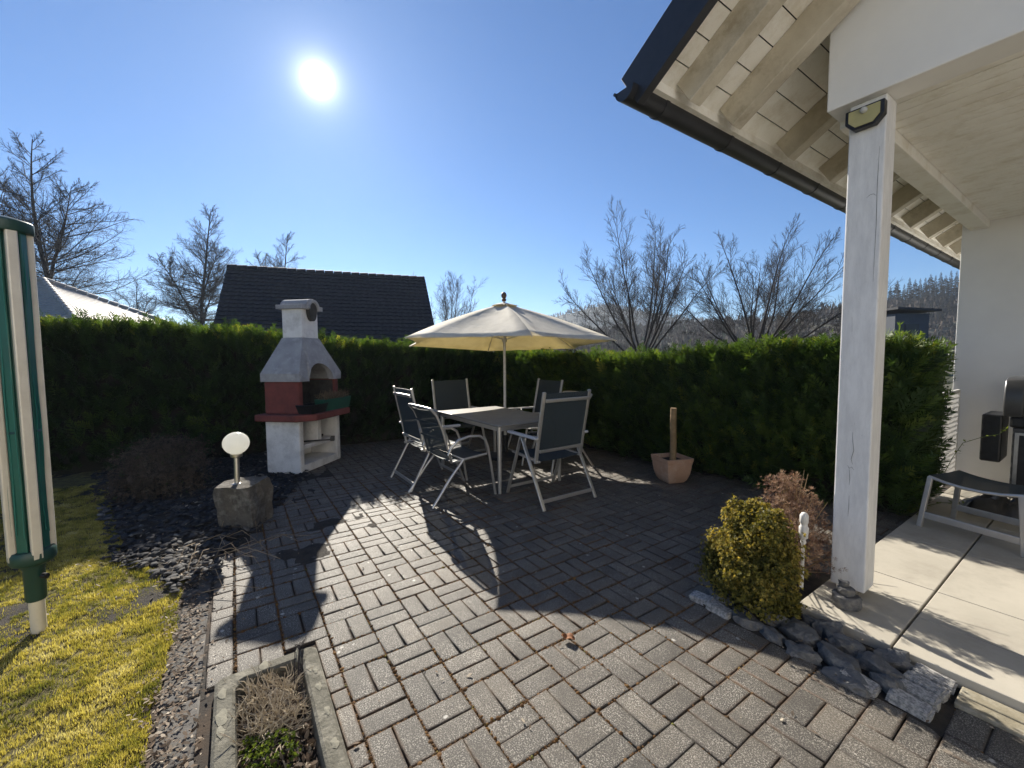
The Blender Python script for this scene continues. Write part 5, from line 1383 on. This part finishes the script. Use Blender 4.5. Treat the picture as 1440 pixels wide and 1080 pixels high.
for p, q in ((r0_, r1_), (r1_, e1_), (r1_, g1_)):
    for i in range(16): b.tube([p.lerp(q, i/16) + Vector((0, 0, .03)), p.lerp(q, (i+.93)/16) + Vector((0, 0, .05))], .09, 8)
b.build('ridge_tiles', M['tile_pale'], lh, smooth=50)
b = MB(); k0, k1, k2, k3 = e0_.lerp(g0_, .08), e1_.lerp(g1_, .08)*.97 + e0_*.03, g1_.lerp(e1_, .08)*.97 + g0_*.03, g0_.lerp(e0_, .08)
vs = [(p.x, p.y, -.1) for p in (k0, k1, k2, k3)] + [(p.x, p.y, 2.58) for p in (k0, k1, k2, k3)]
b.add(vs, [(0, 1, 5, 4), (1, 2, 6, 5), (2, 3, 7, 6), (3, 0, 4, 7)]); b.build('wall', M['wall_grey'], lh)
# small blue-grey house far right
fh_ = empty('blue_grey_house', (*px(1262, 32)[:2], 0), YAW, 'small dark blue house with a flat overhanging roof seen right of the porch post', 'house')
b = MB(); b.box(-2.2, .25, -2, 2, -.1, 4.35); b.build('wall', M['wall_blue'], fh_)
b = MB(); b.add([(-2.5, -2.5, 4.62), (.62, -2.5, 4.46), (.62, 2.5, 4.46), (-2.5, 2.5, 4.62), (-2.5, -2.5, 4.78), (.62, -2.5, 4.62), (.62, 2.5, 4.62), (-2.5, 2.5, 4.78)], [(0, 1, 2, 3), (4, 5, 6, 7), (0, 1, 5, 4), (1, 2, 6, 5), (2, 3, 7, 6), (3, 0, 4, 7)]); b.build('roof', M['tile_dark'], fh_)
b = MB(); b.box(-1.5, -.5, -2.06, -2.002, 2.4, 3.6); b.build('window', M['gutter'], fh_)

# ================================================================== AIR
b = MB(); b.box(-1300, 1100, -1100, 1300, -2.0, 84.0)
hz = b.build('haze', None)
hm = bpy.data.materials.new('haze_air'); hm.use_nodes = True; hn = hm.node_tree
hn.nodes.remove(hn.nodes['Principled BSDF']); pv = hn.nodes.new('ShaderNodeVolumePrincipled')
pv.inputs['Color'].default_value = (.72, .82, .95, 1); pv.inputs['Density'].default_value = .00042; pv.inputs['Anisotropy'].default_value = .35
hn.links.new(pv.outputs['Volume'], hn.nodes['Material Output'].inputs['Volume']); hz.data.materials.append(hm); hz['kind'] = 'stuff'
